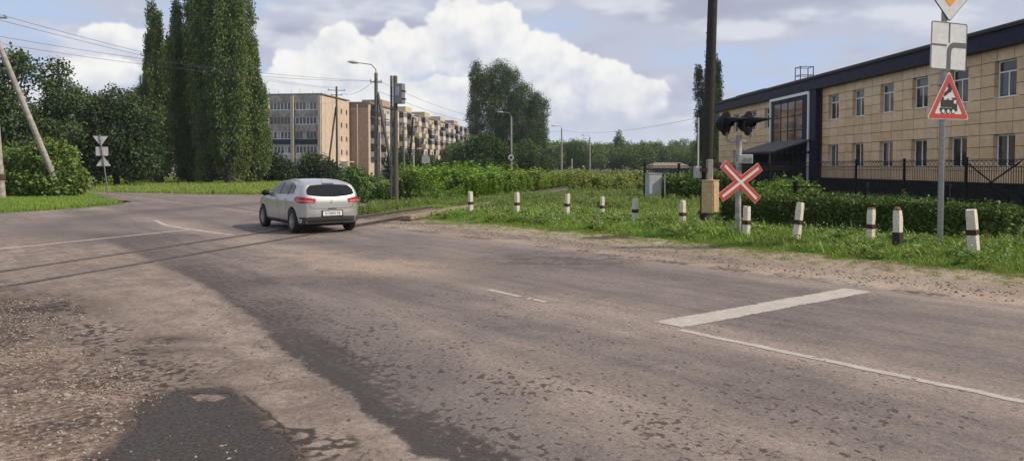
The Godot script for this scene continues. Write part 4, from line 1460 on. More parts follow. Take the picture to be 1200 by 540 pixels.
	# clipped hedge before the low railing, a looser one by the railings, and a bright bush at its end
	hedge("clipped_hedge", "long clipped dark hedge behind the striped posts", 18.7, 20.3, 5.6, 12.8, 0.80, Color(0.088, 0.145, 0.034), 9500)
	broadleaf("hedge_bush", "bright loose bush at the far end of the clipped hedge", "bush", 8.0, 22.6, [[0, 0.75, 0, 0.95, 0.6, 0.7], [0.9, 0.75, -0.2, 0.7, 0.5, 0.6], [-0.8, 0.65, 0.1, 0.7, 0.5, 0.6]], Color(0.135, 0.225, 0.038), 60.0, fine_clumps, 1.0, 0.03)
	broadleaf("hedge_bush", "low bright bush between the crossing sign and the office entrance", "bush", 9.4, 25.2, [[0, 0.85, 0, 1.1, 0.65, 0.8], [-0.9, 0.7, 0, 0.7, 0.55, 0.7]], Color(0.125, 0.21, 0.036), 50.0, fine_clumps, 1.1, 0.03)
	for k in 4:
		broadleaf("yard_bush", ["rounded green bush right of the grey cabinet", "second rounded bush from the cabinet before the black railing", "green bush left of the wooden pole before the railing", "dark bush behind the wooden pole and the yellow box"][k], "bush", 8.5 + k * 0.72, 38.2 - k * 0.9, [[0, 0.75, 0, 0.9, 0.75, 0.8], [0.5, 0.6, 0.3, 0.7, 0.6, 0.6]], Color(0.095, 0.16, 0.034) if k < 3 else Color(0.04, 0.07, 0.02), 36.0, fine_clumps, 1.5, 0.03, "bushes by the yard railing")


func hedge(called: String, label: String, n0: float, n1: float, s0: float, s1: float, h: float, base: Color, amount: int) -> void:
	var o := thing(called, label, "hedge")
	var st := start()
	for k in int((s1 - s0) / 0.3):
		var s := s0 + (k + 0.5) * 0.3
		var foot := NS((n0 + n1) * 0.5 + rf(-0.1, 0.1), s, 0.0)
		for j in 3:
			add_tube(st, [foot, foot + Vector3(rf(-0.3, 0.3), rf(0.5, 0.85), rf(-0.3, 0.3))], [0.012, 0.006], 4, false)
	put("stems", done(st), M["bark"], o)
	var places := [[], [], []]
	var tints := [PackedColorArray(), PackedColorArray(), PackedColorArray()]
	for k in amount:
		var a := pow(rf(0.0, 1.0), 0.5)
		var s := rf(s0, s1)
		var top := h + 0.12 * noise_c.get_noise_2d(s * 0.8, 2.0) + 0.09 * noise_d.get_noise_2d(s * 2.5, 9.0)
		var n := rf(n0, n1) + 0.12 * noise_c.get_noise_2d(s * 0.7, 40.0)
		var y := rf(0.1, top)
		match rng.randi() % 4:
			0, 1:
				n = n0 + 0.16 * (1.0 - a) + 0.12 * noise_c.get_noise_2d(s * 0.9, y * 2.0)
			2:
				y = top - 0.18 * (1.0 - a)
		if rng.randf() < 0.035:
			y = top + rf(0.0, 0.16)
		if noise_c.get_noise_3d(s * 1.3, y * 1.6, n) > 0.42 and y < top * 0.8:
			continue
		var i := rng.randi() % 3
		places[i].append(Transform3D(spin(rf(0.6, 1.1)), NS(n, s, y)))
		tints[i].append(tint(base, 0.3))
	crown("foliage", o, fine_clumps, places, tints)


# a stalk with leaves standing up from the ground
func weed_mesh(seed_: int, leaves: int, h: float, leaf: float) -> ArrayMesh:
	var r := RandomNumberGenerator.new()
	r.seed = seed_
	var st := start()
	st.set_smooth_group(-1)
	for k in 3:
		var a := TAU * k / 3.0
		var foot := Vector3(cos(a), 0, sin(a)) * 0.04 * h
		var top := Vector3(r.randf_range(-0.15, 0.15) * h, h * r.randf_range(0.8, 1.0), r.randf_range(-0.15, 0.15) * h)
		var side := Vector3(cos(a), 0, sin(a)) * 0.006
		tri(st, foot - side, top, foot + side, Vector3(-sin(a), 0, cos(a)))
		for j in leaves:
			var t := r.randf_range(0.12, 1.0)
			var p := foot.lerp(top, t)
			var b := r.randf() * TAU
			var out := Vector3(cos(b), r.randf_range(0.1, 0.9), sin(b)).normalized()
			var x := out.cross(Vector3.UP).normalized() * leaf * 0.22
			var l := leaf * r.randf_range(0.6, 1.2) * (1.15 - 0.5 * t)
			var n := x.cross(out)
			quad(st, p, p + out * l * 0.5 + x, p + out * l - Vector3(0, l * 0.15, 0), p + out * l * 0.5 - x, n)
	return done(st)


func build_vegetation() -> void:
	# far wood: crowns massed along the horizon
	var o := Node3D.new()
	o.name = numbered("far_wood")
	add_child(o)
	tag(o, "distant green wood along the horizon", "wood", "", "stuff")
	var places := [[], [], []]
	var tints := [PackedColorArray(), PackedColorArray(), PackedColorArray()]
	for row in 3:
		for k in 60:
			var d := 215.0 + row * 28.0 + rf(-8, 8)
			var x := lerpf(-40.0, 100.0, (k + rf(0, 1)) / 60.0)
			var h := rf(6.5, 9.0) + row * 1.3 + 1.6 * noise_c.get_noise_2d(x * 0.05, row * 9.0)
			var w := rf(2.6, 4.4)
			var base := Color(0.125, 0.195, 0.052).lerp(Color(0.085, 0.14, 0.045), rf(0, 1))
			if k == 31 and row == 1:
				h = 13.0
				w = 1.7
			for j in 190:
				var u := Vector3(rng.randfn(), rng.randfn(), rng.randfn()).normalized()
				var q := pow(rf(0.2, 1.0), 0.4)
				var y := h * 0.56 + u.y * h * 0.45 * q
				places[j % 3].append(Transform3D(spin(rf(1.0, 1.8)), V(x + u.x * w * q, d + u.z * w * q, y)))
				tints[j % 3].append(tint(base, 0.2))
	# the wood goes on to the left behind the houses
	for k in 70:
		var d := 190.0 + rf(0, 50)
		var x := lerpf(-330.0, -110.0, (k + rf(0, 1)) / 70.0)
		var h := rf(8.0, 12.0)
		var base := Color(0.11, 0.175, 0.05).lerp(Color(0.085, 0.14, 0.045), rf(0, 1))
		for j in 190:
			var u := Vector3(rng.randfn(), rng.randfn(), rng.randfn()).normalized()
			var q := pow(rf(0.2, 1.0), 0.4)
			places[j % 3].append(Transform3D(spin(rf(1.0, 1.8)), V(x + u.x * 4.0 * q, d + u.z * 4.0 * q, h * 0.52 + u.y * h * 0.5 * q)))
			tints[j % 3].append(tint(base, 0.2))
	for i in 3:
		scatter("crowns", o, leaf_clumps[i], M["leaf"], places[i], tints[i])
	# lush weeds between the track and the far road
	var weeds := [weed_mesh(1, 22, 1.0, 0.20), weed_mesh(2, 24, 1.0, 0.17), weed_mesh(3, 20, 1.0, 0.22)]
	var lush := Node3D.new()
	lush.name = numbered("weed_thicket")
	add_child(lush)
	tag(lush, "thicket of tall bright green weeds beyond the railway track", "weeds", "", "stuff")
	places = [[], [], []]
	tints = [PackedColorArray(), PackedColorArray(), PackedColorArray()]
	for k in 17000:
		var d := lerpf(38.0, 92.0, pow(rf(0, 1), 1.4))
		var px := rf(-0.15, 0.235)
		var x := px * d
		var near := 40.0 + 7.0 * smoothstep(0.02, 0.16, px) + 9.0 * noise_c.get_noise_2d(x * 0.16, 3.0)
		if d < near or x * 0.9656 - (d - 45.36) * 0.26 < 2.6 and d < 75.0 and x * 0.9656 - (d - 45.36) * 0.26 > -1.2:
			continue
		var lump := noise_c.get_noise_2d(x * 0.22, d * 0.22)
		var h := 0.98 + 0.85 * lump + 0.35 * noise_c.get_noise_2d(x * 0.7 + 60.0, d * 0.5) + rf(-0.3, 0.35) - 0.25 * smoothstep(0.06, 0.16, px)
		if px < -0.02:
			h += 0.25
		h *= 0.35 + 0.65 * smoothstep(0.0, 7.0, d - near)
		if rng.randf() < 0.05:
			h *= 1.35
		places[k % 3].append(Transform3D(Basis(Vector3.UP, rf(0, TAU)) * Basis.from_scale(Vector3(1.15, 1.0, 1.15) * maxf(h, 0.4)), V(x, d, -0.09)))
		tints[k % 3].append(tint(Color(0.185, 0.31, 0.042).lerp(Color(0.26, 0.32, 0.085), smoothstep(0.0, 0.5, lump * 0.6 + 3.5 * px)), 0.22))
	for i in 3:
		scatter("weeds", lush, weeds[i], M["grass_blade"], places[i], tints[i])
	# rough greyer weeds along the track and by the poles
	var rough := Node3D.new()
	rough.name = numbered("rough_weeds")
	add_child(rough)
	tag(rough, "rough knee high weeds along the track and around the poles", "weeds", "", "stuff")
	places = [[], [], []]
	tints = [PackedColorArray(), PackedColorArray(), PackedColorArray()]
	for k in 9000:
		var d := lerpf(26.5, 46.0, rf(0, 1))
		var px := rf(-0.215, 0.26)
		var x := px * d
		var across := (x + 8.79) * 0.9656 - (d - 12.68) * 0.26
		if across > -0.7 and across < 2.3 and d < 33.5:
			continue
		if across < 0.0 and (x < -5.6 - 0.12 * (d - 26.0) or d < 28.0 or d > 38.5) and not (x > -4.0 and d < 40.0):
			continue
		if across > 0.0 and d < 29.0 + 3.0 * noise_c.get_noise_2d(x * 0.4, d * 0.4):
			continue
		var h := 0.34 + 0.26 * noise_c.get_noise_2d(x * 0.4 + 8.0, d * 0.4) + rf(-0.12, 0.12)
		if across > 0.0 and px > 0.02:
			h *= 1.15
		places[k % 3].append(Transform3D(Basis(Vector3.UP, rf(0, TAU)) * Basis.from_scale(Vector3(0.8, 1.0, 0.8) * maxf(h, 0.2)), V(x, d, -0.08)))
		tints[k % 3].append(tint(Color(0.25, 0.30, 0.11).lerp(Color(0.19, 0.31, 0.07), rf(0, 1)), 0.25))
	for i in 3:
		scatter("weeds", rough, weeds[i], M["grass_blade"], places[i], tints[i])


# ---------------------------------------------------------------- poles and wires

func pole(called: String, label: String, category: String, x: float, d: float, h: float, r0: float, r1: float, mat_: Material, lean := Vector3.ZERO, group := "") -> Node3D:
	var o := thing(called, label, category, V(x, d, -0.1), 0.0, group)
	put("shaft", tube([Vector3.ZERO, Vector3(0, h * 0.5, 0) + lean * 0.5, Vector3(0, h, 0) + lean], [r0, (r0 + r1) * 0.5, r1], 12), mat_, o)
	return o


func lamp_arm(o: Node3D, top: Vector3, reach: Vector3) -> void:
	var a := node("lamp_arm", o, top)
	put("bracket", tube([Vector3(0, -0.4, 0), Vector3(0, 0.25, 0), reach * 0.25 + Vector3(0, 0.45, 0), reach], [0.05, 0.045, 0.04, 0.035], 8), M["steel_grey"], a)
	var dir := Vector3(reach.x, 0.12, reach.z).normalized()
	var l := 0.75
	var st := start()
	add_tube(st, [reach - dir * 0.1, reach, reach + dir * l * 0.5, reach + dir * l], [0.04, 0.09, 0.13, 0.05], 10)
	put("lamp_head", done(st), M["lamp_grey"], a)


func crossarm(o: Node3D, at: Vector3, w: float, turn: float) -> void:
	var c := node("crossarm", o, at)
	c.rotation.y = turn
	block("beam", c, Vector3.ZERO, Vector3(w, 0.09, 0.09), M["steel_grey"])
	for sx in [-0.45, 0.0, 0.45]:
		put("insulator", tube([Vector3(sx * w, 0.04, 0), Vector3(sx * w, 0.14, 0), Vector3(sx * w, 0.2, 0)], [0.035, 0.06, 0.03], 8), M["ceramic"], c)


func wire(label: String, a: Vector3, b: Vector3, sag: float, r := 0.014) -> void:
	var pts := []
	var rad := []
	for k in 25:
		var t := k / 24.0
		pts.append(a.lerp(b, t) - Vector3(0, sag * 4.0 * t * (1.0 - t), 0))
		rad.append(r)
	var o := put("overhead_wire", tube(pts, rad, 5), M["wire_black"])
	tag(o, label, "wire", "overhead wires")


func build_poles() -> void:
	# left: concrete pole with a strut
	var p := pole("concrete_pole", "pale concrete pole at the left edge with a long leaning strut", "pole", -27.4, 39.8, 10.1, 0.19, 0.13, M["pole_concrete"], Vector3(-0.55, 0, 0))
	put("strut", tube([Vector3(1.95, 0.0, -2.2), Vector3(-0.45, 9.6, 0)], [0.17, 0.13], 12), M["pole_concrete"], p)
	crossarm(p, Vector3(-0.55, 9.85, 0), 1.8, 0.3)
	put("collar", tube([Vector3(-0.02, 1.2, 0), Vector3(-0.03, 1.5, 0)], [0.205, 0.205], 12), M["rust"], p)
	# street lamp standing among the trees on the left
	p = pole("street_lamp", "street lamp half hidden among the trees on the left", "street lamp", -37.4, 60.5, 5.9, 0.11, 0.08, M["pole_concrete"])
	lamp_arm(p, Vector3(0, 5.5, 0), Vector3(1.15, 0.45, 0.2))
	# lamp pole before the flats with its strut
	p = pole("street_lamp", "tall concrete lamp post with curved arm before the long flats", "street lamp", -10.5, 57.5, 9.1, 0.19, 0.13, M["dark_pole"])
	lamp_arm(p, Vector3(0, 9.1, 0), Vector3(-1.35, 0.75, 0.3))
	put("strut", tube([Vector3(1.55, 0, 0.4), Vector3(0.12, 7.6, 0)], [0.15, 0.11], 10), M["dark_pole"], p)
	crossarm(p, Vector3(0, 8.4, 0), 0.9, 0.4)
	put("stub", tube([Vector3(0.22, 0, 0.12), Vector3(0.2, 2.6, 0.12), Vector3(0.2, 4.5, 0.1)], [0.11, 0.11, 0.1], 8), M["pole_concrete"], p)
	# wooden pole with a signal box
	p = pole("signal_pole", "brown wooden pole carrying a grey box in front of the flats", "pole", -5.55, 35.4, 6.2, 0.13, 0.10, M["grey_wood"])
	put("upper_shaft", tube([Vector3(-0.2, 0.5, 0.05), Vector3(-0.18, 6.2, 0.02)], [0.065, 0.06], 8), M["dark_pole"], p)
	var bx := node("box", p, Vector3(0.22, 5.35, 0.05))
	bx.rotation.y = -0.3
	put("housing", chamfered(Vector3(0.42, 0.95, 0.35), 0.03), M["steel_grey"], bx)
	for y in [-0.25, 0.12]:
		put("hinge", chamfered(Vector3(0.06, 0.05, 0.4), 0.01), M["iron_black"], bx, Vector3(0.22, y, 0))
	put("lid", chamfered(Vector3(0.2, 0.42, 0.04), 0.01), M["cabinet_grey"], bx, Vector3(-0.05, 0.1, 0.19))
	# pole with crossarms before the loggias
	p = pole("utility_pole", "utility pole with double crossarms and strut before the loggia block", "pole", -22.4, 95.0, 12.1, 0.17, 0.12, M["grey_wood"])
	crossarm(p, Vector3(0, 11.6, 0), 2.2, 0.2)
	crossarm(p, Vector3(0, 11.0, 0), 1.4, 0.2)
	put("strut", tube([Vector3(-1.4, 0, 0), Vector3(-0.1, 9.5, 0)], [0.13, 0.1], 8), M["grey_wood"], p)
	# smaller poles in front of the flats
	p = pole("utility_pole", "dark leaning wooden pole seen against the long flats", "pole", -11.2, 80.0, 7.2, 0.15, 0.11, M["wood_pole"], Vector3(0.55, 0, 0))
	crossarm(p, Vector3(0.5, 6.6, 0), 1.1, 0.2)
	pole("short_post", "short pale post beside the leaning wooden pole", "post", -9.3, 70.0, 3.0, 0.12, 0.1, M["pole_concrete"])
	pole("utility_pole", "slim grey pole just right of the lamp post strut", "pole", -9.2, 63.0, 5.5, 0.12, 0.09, M["dark_pole"])
	var s := pole("road_sign", "small road sign on a grey post before the long flats", "sign", -8.0, 69.0, 3.1, 0.05, 0.05, M["steel_grey"])
	put("plate", plate(PackedVector2Array([Vector2(-0.38, -0.3), Vector2(0.38, -0.3), Vector2(0.38, 0.25), Vector2(0, 0.62), Vector2(-0.38, 0.25)]), 0.03), M["sign_back"], s, Vector3(0, 2.5, 0.05))
	# lamp posts along the far road
	p = pole("street_lamp", "far lamp post with a round sign in front of the big poplar clump", "street lamp", -0.1, 108.0, 9.1, 0.16, 0.12, M["pole_concrete"])
	lamp_arm(p, Vector3(0, 9.0, 0), Vector3(-1.3, 0.75, 0.2))
	var rs := node("round_sign", p, Vector3(-0.05, 3.2, 0.2))
	put("disc", plate(circle(Vector2.ZERO, 0.42, 24), 0.03), M["sign_white"], rs)
	put("symbol", plate(circle(Vector2.ZERO, 0.2, 16), 0.01), M["sign_black"], rs, Vector3(0, 0, 0.034))
	p = pole("street_lamp", "lamp post standing against the sky right of the poplar clump", "street lamp", 9.5, 142.0, 9.1, 0.18, 0.13, M["pole_concrete"])
	lamp_arm(p, Vector3(0, 9.0, 0), Vector3(-1.3, 0.6, 0.2))
	p = pole("street_lamp", "farthest lamp post poking above the distant wood", "street lamp", 19.3, 184.0, 9.1, 0.2, 0.15, M["pole_concrete"])
	lamp_arm(p, Vector3(0, 9.0, 0), Vector3(-1.4, 0.6, 0.2))
	pole("short_post", "pale post standing in the weeds below the distant wood", "post", 11.3, 140.0, 3.4, 0.14, 0.12, M["pole_concrete"])
	pole("slim_pole", "slim white pole just left of the big wooden pole", "pole", 13.8, 55.0, 5.5, 0.07, 0.05, M["paint_white"])
	# big wooden pole by the crossing, on a concrete stub
	p = pole("wooden_pole", "tall dark wooden pole standing by the crossing signal and running out of view", "pole", 5.69, 21.8, 9.4, 0.165, 0.125, M["wood_pole"], Vector3(0.23, 0, 0))
	put("stub", chamfered(Vector3(0.16, 2.1, 0.2), 0.02, true), M["pole_concrete"], p, Vector3(0.05, 0.0, 0.25))
	for y in [0.5, 1.75]:
		put("band", tube([Vector3(0.03, y, 0.08), Vector3(0.03, y + 0.1, 0.08)], [0.26, 0.26], 12), M["rust"], p)
	# wires
	wire("uppermost wire running from the left pole towards the loggia block", V(-28.7, 40.0, 9.95), V(-23.3, 95.0, 11.75), 0.6, 0.012)
	wire("second wire from the top running from the left pole towards the loggia block", V(-27.6, 39.7, 9.95), V(-21.5, 95.0, 11.75), 0.7, 0.012)
	wire("lower wire from the left pole to the lamp post before the flats", V(-28.3, 40.0, 8.9), V(-10.9, 57.5, 8.4), 0.4, 0.010)
	wire("lowest wire from the left pole to the lamp post before the flats", V(-28.2, 40.0, 8.5), V(-10.2, 57.5, 8.35), 0.5, 0.010)
	wire("upper wire from the tall lamp post to the far lamp post", V(-10.4, 57.5, 8.45), V(-0.1, 108.0, 8.5), 0.9, 0.012)
	wire("lower wire from the tall lamp post to the far lamp post", V(-10.3, 57.5, 7.6), V(-0.1, 108.0, 7.9), 0.9, 0.012)
	wire("wire from the loggia block pole to the tall lamp post", V(-21.6, 95.0, 11.1), V(-10.6, 57.5, 8.45), 0.5, 0.014)
	wire("wire between the two far lamp posts right of the poplars", V(-0.1, 108.0, 8.3), V(9.5, 142.0, 8.6), 0.6, 0.018)
	wire("wire from the far lamp post to the slim white pole", V(9.5, 142.0, 8.8), V(13.8, 55.0, 5.4), 0.8, 0.012)
	wire("wire crossing the sky low between the dark tree and the poplars", V(-37.4, 60.5, 5.6), V(-22.4, 95.0, 10.0), 0.4, 0.012)


# ---------------------------------------------------------------- signs, signal, cabinet

func x_shape(l: float, w: float, angle: float) -> PackedVector2Array:
	var bars := []
	for sg in [-1.0, 1.0]:
		var b := PackedVector2Array()
		for q in [[-l, -w], [l, -w], [l, w], [-l, w]]:
			b.append(Vector2(q[0], q[1]).rotated(sg * angle))
		bars.append(b)
	return Geometry2D.merge_polygons(bars[0], bars[1])[0]


func build_crossing_furniture() -> void:
	# post with three signs
	var o := thing("sign_post", "grey post with train warning triangle, road plan plate and priority diamond", "road sign", V(8.97, 15.4), 19.0)
	put("post", tube([Vector3(0, -0.1, -0.06), Vector3(0, 5.9, -0.06)], [0.057, 0.057], 16), M["galvanised"], o)
	var w := node("warning_triangle", o, Vector3(0.08, 2.775, 0.0))
	var side := 1.16
	var base := PackedVector2Array([Vector2(-side * 0.5, 0), Vector2(side * 0.5, 0), Vector2(0, 1.0)])
	put("backing", plate(rounded(base, 0.045), 0.012), M["sign_white"], w)
	var outer := PackedVector2Array()
	var inner := PackedVector2Array()
	var mid := Vector2(0, 0.333)
	for q in base:
		outer.append(mid + (q - mid) * 0.95)
		inner.append(mid + (q - mid) * 0.66)
	put("red_border", plate(rounded(outer, 0.04), 0.004, rounded(inner, 0.02)), M["sign_red"], w, Vector3(0, 0, 0.013))
	var loco := node("locomotive_symbol", w, Vector3(0, 0, 0.013))
	for q in [[-0.217, 0.10, 0.25, 0.40], [0.10, 0.235, 0.24, 0.43], [-0.19, -0.135, 0.401, 0.46], [-0.24, 0.24, 0.17, 0.238], [-0.05, 0.0, 0.401, 0.425], [0.085, 0.255, 0.432, 0.45]]:
		put("engine", plate(PackedVector2Array([Vector2(q[0], q[2]), Vector2(q[1], q[2]), Vector2(q[1], q[3]), Vector2(q[0], q[3])]), 0.003), M["sign_black"], loco)
	put("cab_window", plate(PackedVector2Array([Vector2(0.135, 0.33), Vector2(0.205, 0.33), Vector2(0.205, 0.40), Vector2(0.135, 0.40)]), 0.002), M["sign_white"], loco, Vector3(0, 0, 0.0035))
	for q in [-0.155, -0.015, 0.125]:
		put("wheel_rim", plate(circle(Vector2(q, 0.165), 0.058), 0.002), M["sign_black"], loco, Vector3(0, 0, 0.0035))
		put("wheel_disc", plate(circle(Vector2(q, 0.165), 0.04), 0.002), M["sign_white"], loco, Vector3(0, 0, 0.006))
	var smoke := PackedVector2Array([Vector2(-0.15, 0.48), Vector2(-0.12, 0.55), Vector2(-0.05, 0.60), Vector2(-0.02, 0.64), Vector2(-0.05, 0.69), Vector2(-0.02, 0.76), Vector2(0.04, 0.775), Vector2(0.07, 0.73), Vector2(0.06, 0.69), Vector2(0.09, 0.63), Vector2(0.05, 0.56), Vector2(-0.02, 0.53), Vector2(-0.09, 0.48)])
	put("smoke", plate(smoke, 0.003), M["sign_black"], loco)
	var pl := node("plan_plate", o, Vector3(0.06, 4.28, 0.0))
	pl.rotation.z = -0.02
	put("plate", plate(rounded(PackedVector2Array([Vector2(-0.49, -0.49), Vector2(0.49, -0.49), Vector2(0.49, 0.49), Vector2(-0.49, 0.49)]), 0.05), 0.012), M["sign_white"], pl)
	var rim_o := rounded(PackedVector2Array([Vector2(-0.485, -0.485), Vector2(0.485, -0.485), Vector2(0.485, 0.485), Vector2(-0.485, 0.485)]), 0.05)
	var rim_i := rounded(PackedVector2Array([Vector2(-0.470, -0.470), Vector2(0.470, -0.470), Vector2(0.470, 0.470), Vector2(-0.470, 0.470)]), 0.04)
	put("rim", plate(rim_o, 0.003, rim_i), M["sign_grey"], pl, Vector3(0, 0, 0.013))
	var bend := PackedVector2Array([Vector2(-0.055, -0.47), Vector2(0.055, -0.47), Vector2(0.055, -0.2)])
	for k in 6:
		var t := PI * (1.0 - 0.5 * k / 5.0)
		bend.append(Vector2(0.16, -0.12) + Vector2(cos(t), sin(t)) * 0.10)
	bend.append_array(PackedVector2Array([Vector2(0.47, -0.02), Vector2(0.47, 0.09)]))
	for k in 7:
		var t := PI * (0.5 + 0.5 * k / 6.0)
		bend.append(Vector2(0.15, -0.12) + Vector2(cos(t), sin(t)) * 0.205)
	put("main_road_line", plate(bend, 0.003), M["sign_grey"], pl, Vector3(0, 0, 0.013))
	put("side_road_line", plate(PackedVector2Array([Vector2(-0.47, -0.005), Vector2(-0.07, -0.005), Vector2(-0.07, 0.03), Vector2(-0.47, 0.03)]), 0.003), M["sign_grey"], pl, Vector3(0, 0, 0.013))
	put("side_road_line", plate(PackedVector2Array([Vector2(-0.018, 0.07), Vector2(0.018, 0.07), Vector2(0.018, 0.47), Vector2(-0.018, 0.47)]), 0.003), M["sign_grey"], pl, Vector3(0, 0, 0.013))
	var di := node("priority_diamond", o, Vector3(0.06, 5.50, 0.0))
	for q in [[0.72, 0.012, "sign_black", 0.0], [0.70, 0.004, "sign_white", 0.013], [0.42, 0.004, "sign_orange", 0.018]]:
		var r: float = q[0]
		put("diamond" if q[3] > 0.015 else "plate", plate(rounded(PackedVector2Array([Vector2(0, -r), Vector2(r, 0), Vector2(0, r), Vector2(-r, 0)]), 0.05), q[1]), M[q[2]], di, Vector3(0, 0, q[3]))
	for y in [3.0, 3.5, 4.0, 4.55, 5.3]:
		put("clamp", chamfered(Vector3(0.16, 0.05, 0.13), 0.01), M["galvanised"], o, Vector3(0, y, -0.07))

	# crossing signal: two hooded black lamps, relay box and saltire
	o = thing("crossing_signal", "railway crossing signal with two black hooded lamps on a grey post", "signal", V(5.5, 18.0), 0.0)
	put("post", tube([Vector3(0, -0.1, 0), Vector3(0, 2.55, 0)], [0.07, 0.07], 14), M["pole_concrete"], o)
	var heads := node("lamp_bracket", o, Vector3(0, 2.42, 0))
	for sg in [-1.0, 1.0]:
		put("bracket", tube([Vector3(0, 0.02, 0), Vector3(sg * 0.16, -0.04, 0), Vector3(sg * 0.29, 0.02, 0), Vector3(sg * 0.30, 0.2, 0)], [0.03, 0.03, 0.03, 0.03], 8), M["pole_concrete"], heads)
	for sg in [-1.0, 1.0]:
		var hd := node("signal_lamp", o, Vector3(-0.06 + sg * 0.27, 2.84, 0.0))
		hd.rotation.y = deg_to_rad(50.0)
		hd.rotation.x = deg_to_rad(3.0)
		var st := start()
		add_tube(st, [Vector3(0, 0, -0.24), Vector3(0, 0, -0.22), Vector3(0, 0, -0.14), Vector3(0, 0, -0.02), Vector3(0, 0, 0.0)], [0.03, 0.12, 0.19, 0.23, 0.25], 24)
		put("housing", done(st), M["signal_black"], hd)
		put("backing_disc", plate(circle(Vector2.ZERO, 0.30, 28), 0.02), M["signal_black"], hd, Vector3(0, 0, 0.003))
		st = start()
		st.set_smooth_group(0)
		for k in 14:
			var t0 := deg_to_rad(-35.0 + k * 250.0 / 14.0)
			var t1 := deg_to_rad(-35.0 + (k + 1) * 250.0 / 14.0)
			for wall in [0.165, 0.155]:
				var a0 := Vector3(cos(t0) * wall, sin(t0) * wall, 0.02)
				var a1 := Vector3(cos(t1) * wall, sin(t1) * wall, 0.02)
				var l0 := 0.15 + 0.44 * maxf(0.0, sin(t0))
				var l1 := 0.15 + 0.44 * maxf(0.0, sin(t1))
				quad(st, a0, a1, a1 * Vector3(0.72, 0.72, 1) + Vector3(0, 0.02, l1), a0 * Vector3(0.72, 0.72, 1) + Vector3(0, 0.02, l0), (a0 + a1) * (1.0 if wall > 0.16 else -1.0) * Vector3(1, 1, 0))
		put("hood", done(st), M["signal_black"], hd)
		put("lens", plate(circle(Vector2.ZERO, 0.12, 20), 0.01), M["pane_bronze"], hd, Vector3(0, 0, 0.024))
	var rb := node("relay_box", o, Vector3(0.13, 1.98, 0.06))
	put("housing", chamfered(Vector3(0.34, 0.22, 0.18), 0.015), M["cabinet_grey"], rb)
	for sx in [-0.02, 0.1]:
		put("bell", plate(circle(Vector2(sx, -0.02), 0.05, 14), 0.02), M["steel_grey"], rb, Vector3(0, 0, 0.09))
	var cr := node("crossing_saltire", o, Vector3(0.02, 1.42, 0.085))
	cr.rotation.y = deg_to_rad(16.0)
	cr.rotation.z = deg_to_rad(-4.0)
	var ang := deg_to_rad(38.5)
	put("edge", plate(x_shape(0.66, 0.118, ang), 0.012), M["sign_white"], cr)
	put("red_border", plate(x_shape(0.652, 0.112, ang), 0.004), M["sign_red"], cr, Vector3(0, 0, 0.0125))
	put("white_cross", plate(x_shape(0.60, 0.032, ang), 0.004), M["sign_white"], cr, Vector3(0, 0, 0.0175))

	# tan cable box on the wooden pole
	o = thing("cable_box", "tan metal cable box fixed low on the wooden pole", "box", V(5.72, 21.38, 0.46), 48.0)
	put("housing", chamfered(Vector3(0.36, 0.92, 0.36), 0.015, true), M["box_tan"], o)
	put("door", chamfered(Vector3(0.31, 0.86, 0.02), 0.006), M["box_tan"], o, Vector3(0, 0.46, 0.19))
	put("lid", chamfered(Vector3(0.40, 0.03, 0.40), 0.008), M["box_tan"], o, Vector3(0, 0.935, 0))
	for sg in [-1.0, 1.0]:
		put("leg", chamfered(Vector3(0.05, 0.50, 0.05), 0.005), M["rust"], o, Vector3(sg * 0.13, -0.245, -0.10))
	o = thing("meter_box", "small grey box on the left side of the wooden pole", "box", V(5.44, 21.72, 1.45), 10.0)
	put("housing", chamfered(Vector3(0.2, 0.36, 0.16), 0.015, true), M["cabinet_grey"], o)
	put("lid", chamfered(Vector3(0.16, 0.30, 0.015), 0.005), M["sign_back"], o, Vector3(0, 0.18, 0.085))
	# relay cabinet in the grass
	o = thing("relay_cabinet", "pale grey metal cabinet standing in the grass with its door ajar", "cabinet", V(7.15, 37.5, -0.05), 14.0)
	put("base", chamfered(Vector3(0.75, 0.15, 0.5), 0.02, true), M["concrete"], o)
	put("housing", chamfered(Vector3(0.70, 1.32, 0.48), 0.02, true), M["cabinet_grey"], o, Vector3(0, 0.15, 0))
	put("roof", chamfered(Vector3(0.76, 0.04, 0.54), 0.01), M["cabinet_grey"], o, Vector3(0, 1.49, 0))
	var door := put("door", chamfered(Vector3(0.32, 1.28, 0.03), 0.008), M["sign_back"], o, Vector3(0.46, 0.82, 0.36))
	door.rotation.y = deg_to_rad(62.0)
	put("panel", chamfered(Vector3(0.62, 1.2, 0.02), 0.006), M["cabinet_grey"], o, Vector3(-0.02, 0.8, 0.245))
	# triple sign on the left strip, seen from the back
	o = thing("triple_sign", "leaning thin post with two triangles and a square, seen from the back", "road sign", V(-26.5, 48.6, -0.05), 28.0)
	var lean := Vector3(-0.42, 3.9, 0)
	put("post", tube([Vector3.ZERO, lean], [0.045, 0.04], 10), M["galvanised"], o)
	var tri_d := PackedVector2Array([Vector2(-0.44, 0.66), Vector2(0, 0), Vector2(0.44, 0.66)])
	var tri_u := PackedVector2Array([Vector2(-0.44, 0), Vector2(0.44, 0), Vector2(0, 0.66)])
	put("yield_plate", plate(rounded(tri_d, 0.04), 0.02), M["sign_back"], o, Vector3(-0.38, 3.17, -0.08))
	put("square_plate", plate(rounded(PackedVector2Array([Vector2(-0.36, -0.29), Vector2(0.36, -0.29), Vector2(0.36, 0.29), Vector2(-0.36, 0.29)]), 0.04), 0.02), M["sign_back"], o, Vector3(-0.31, 2.84, -0.08))
	put("warning_plate", plate(rounded(tri_u, 0.04), 0.02), M["sign_back"], o, Vector3(-0.24, 1.88, -0.08))


# ---------------------------------------------------------------- striped posts

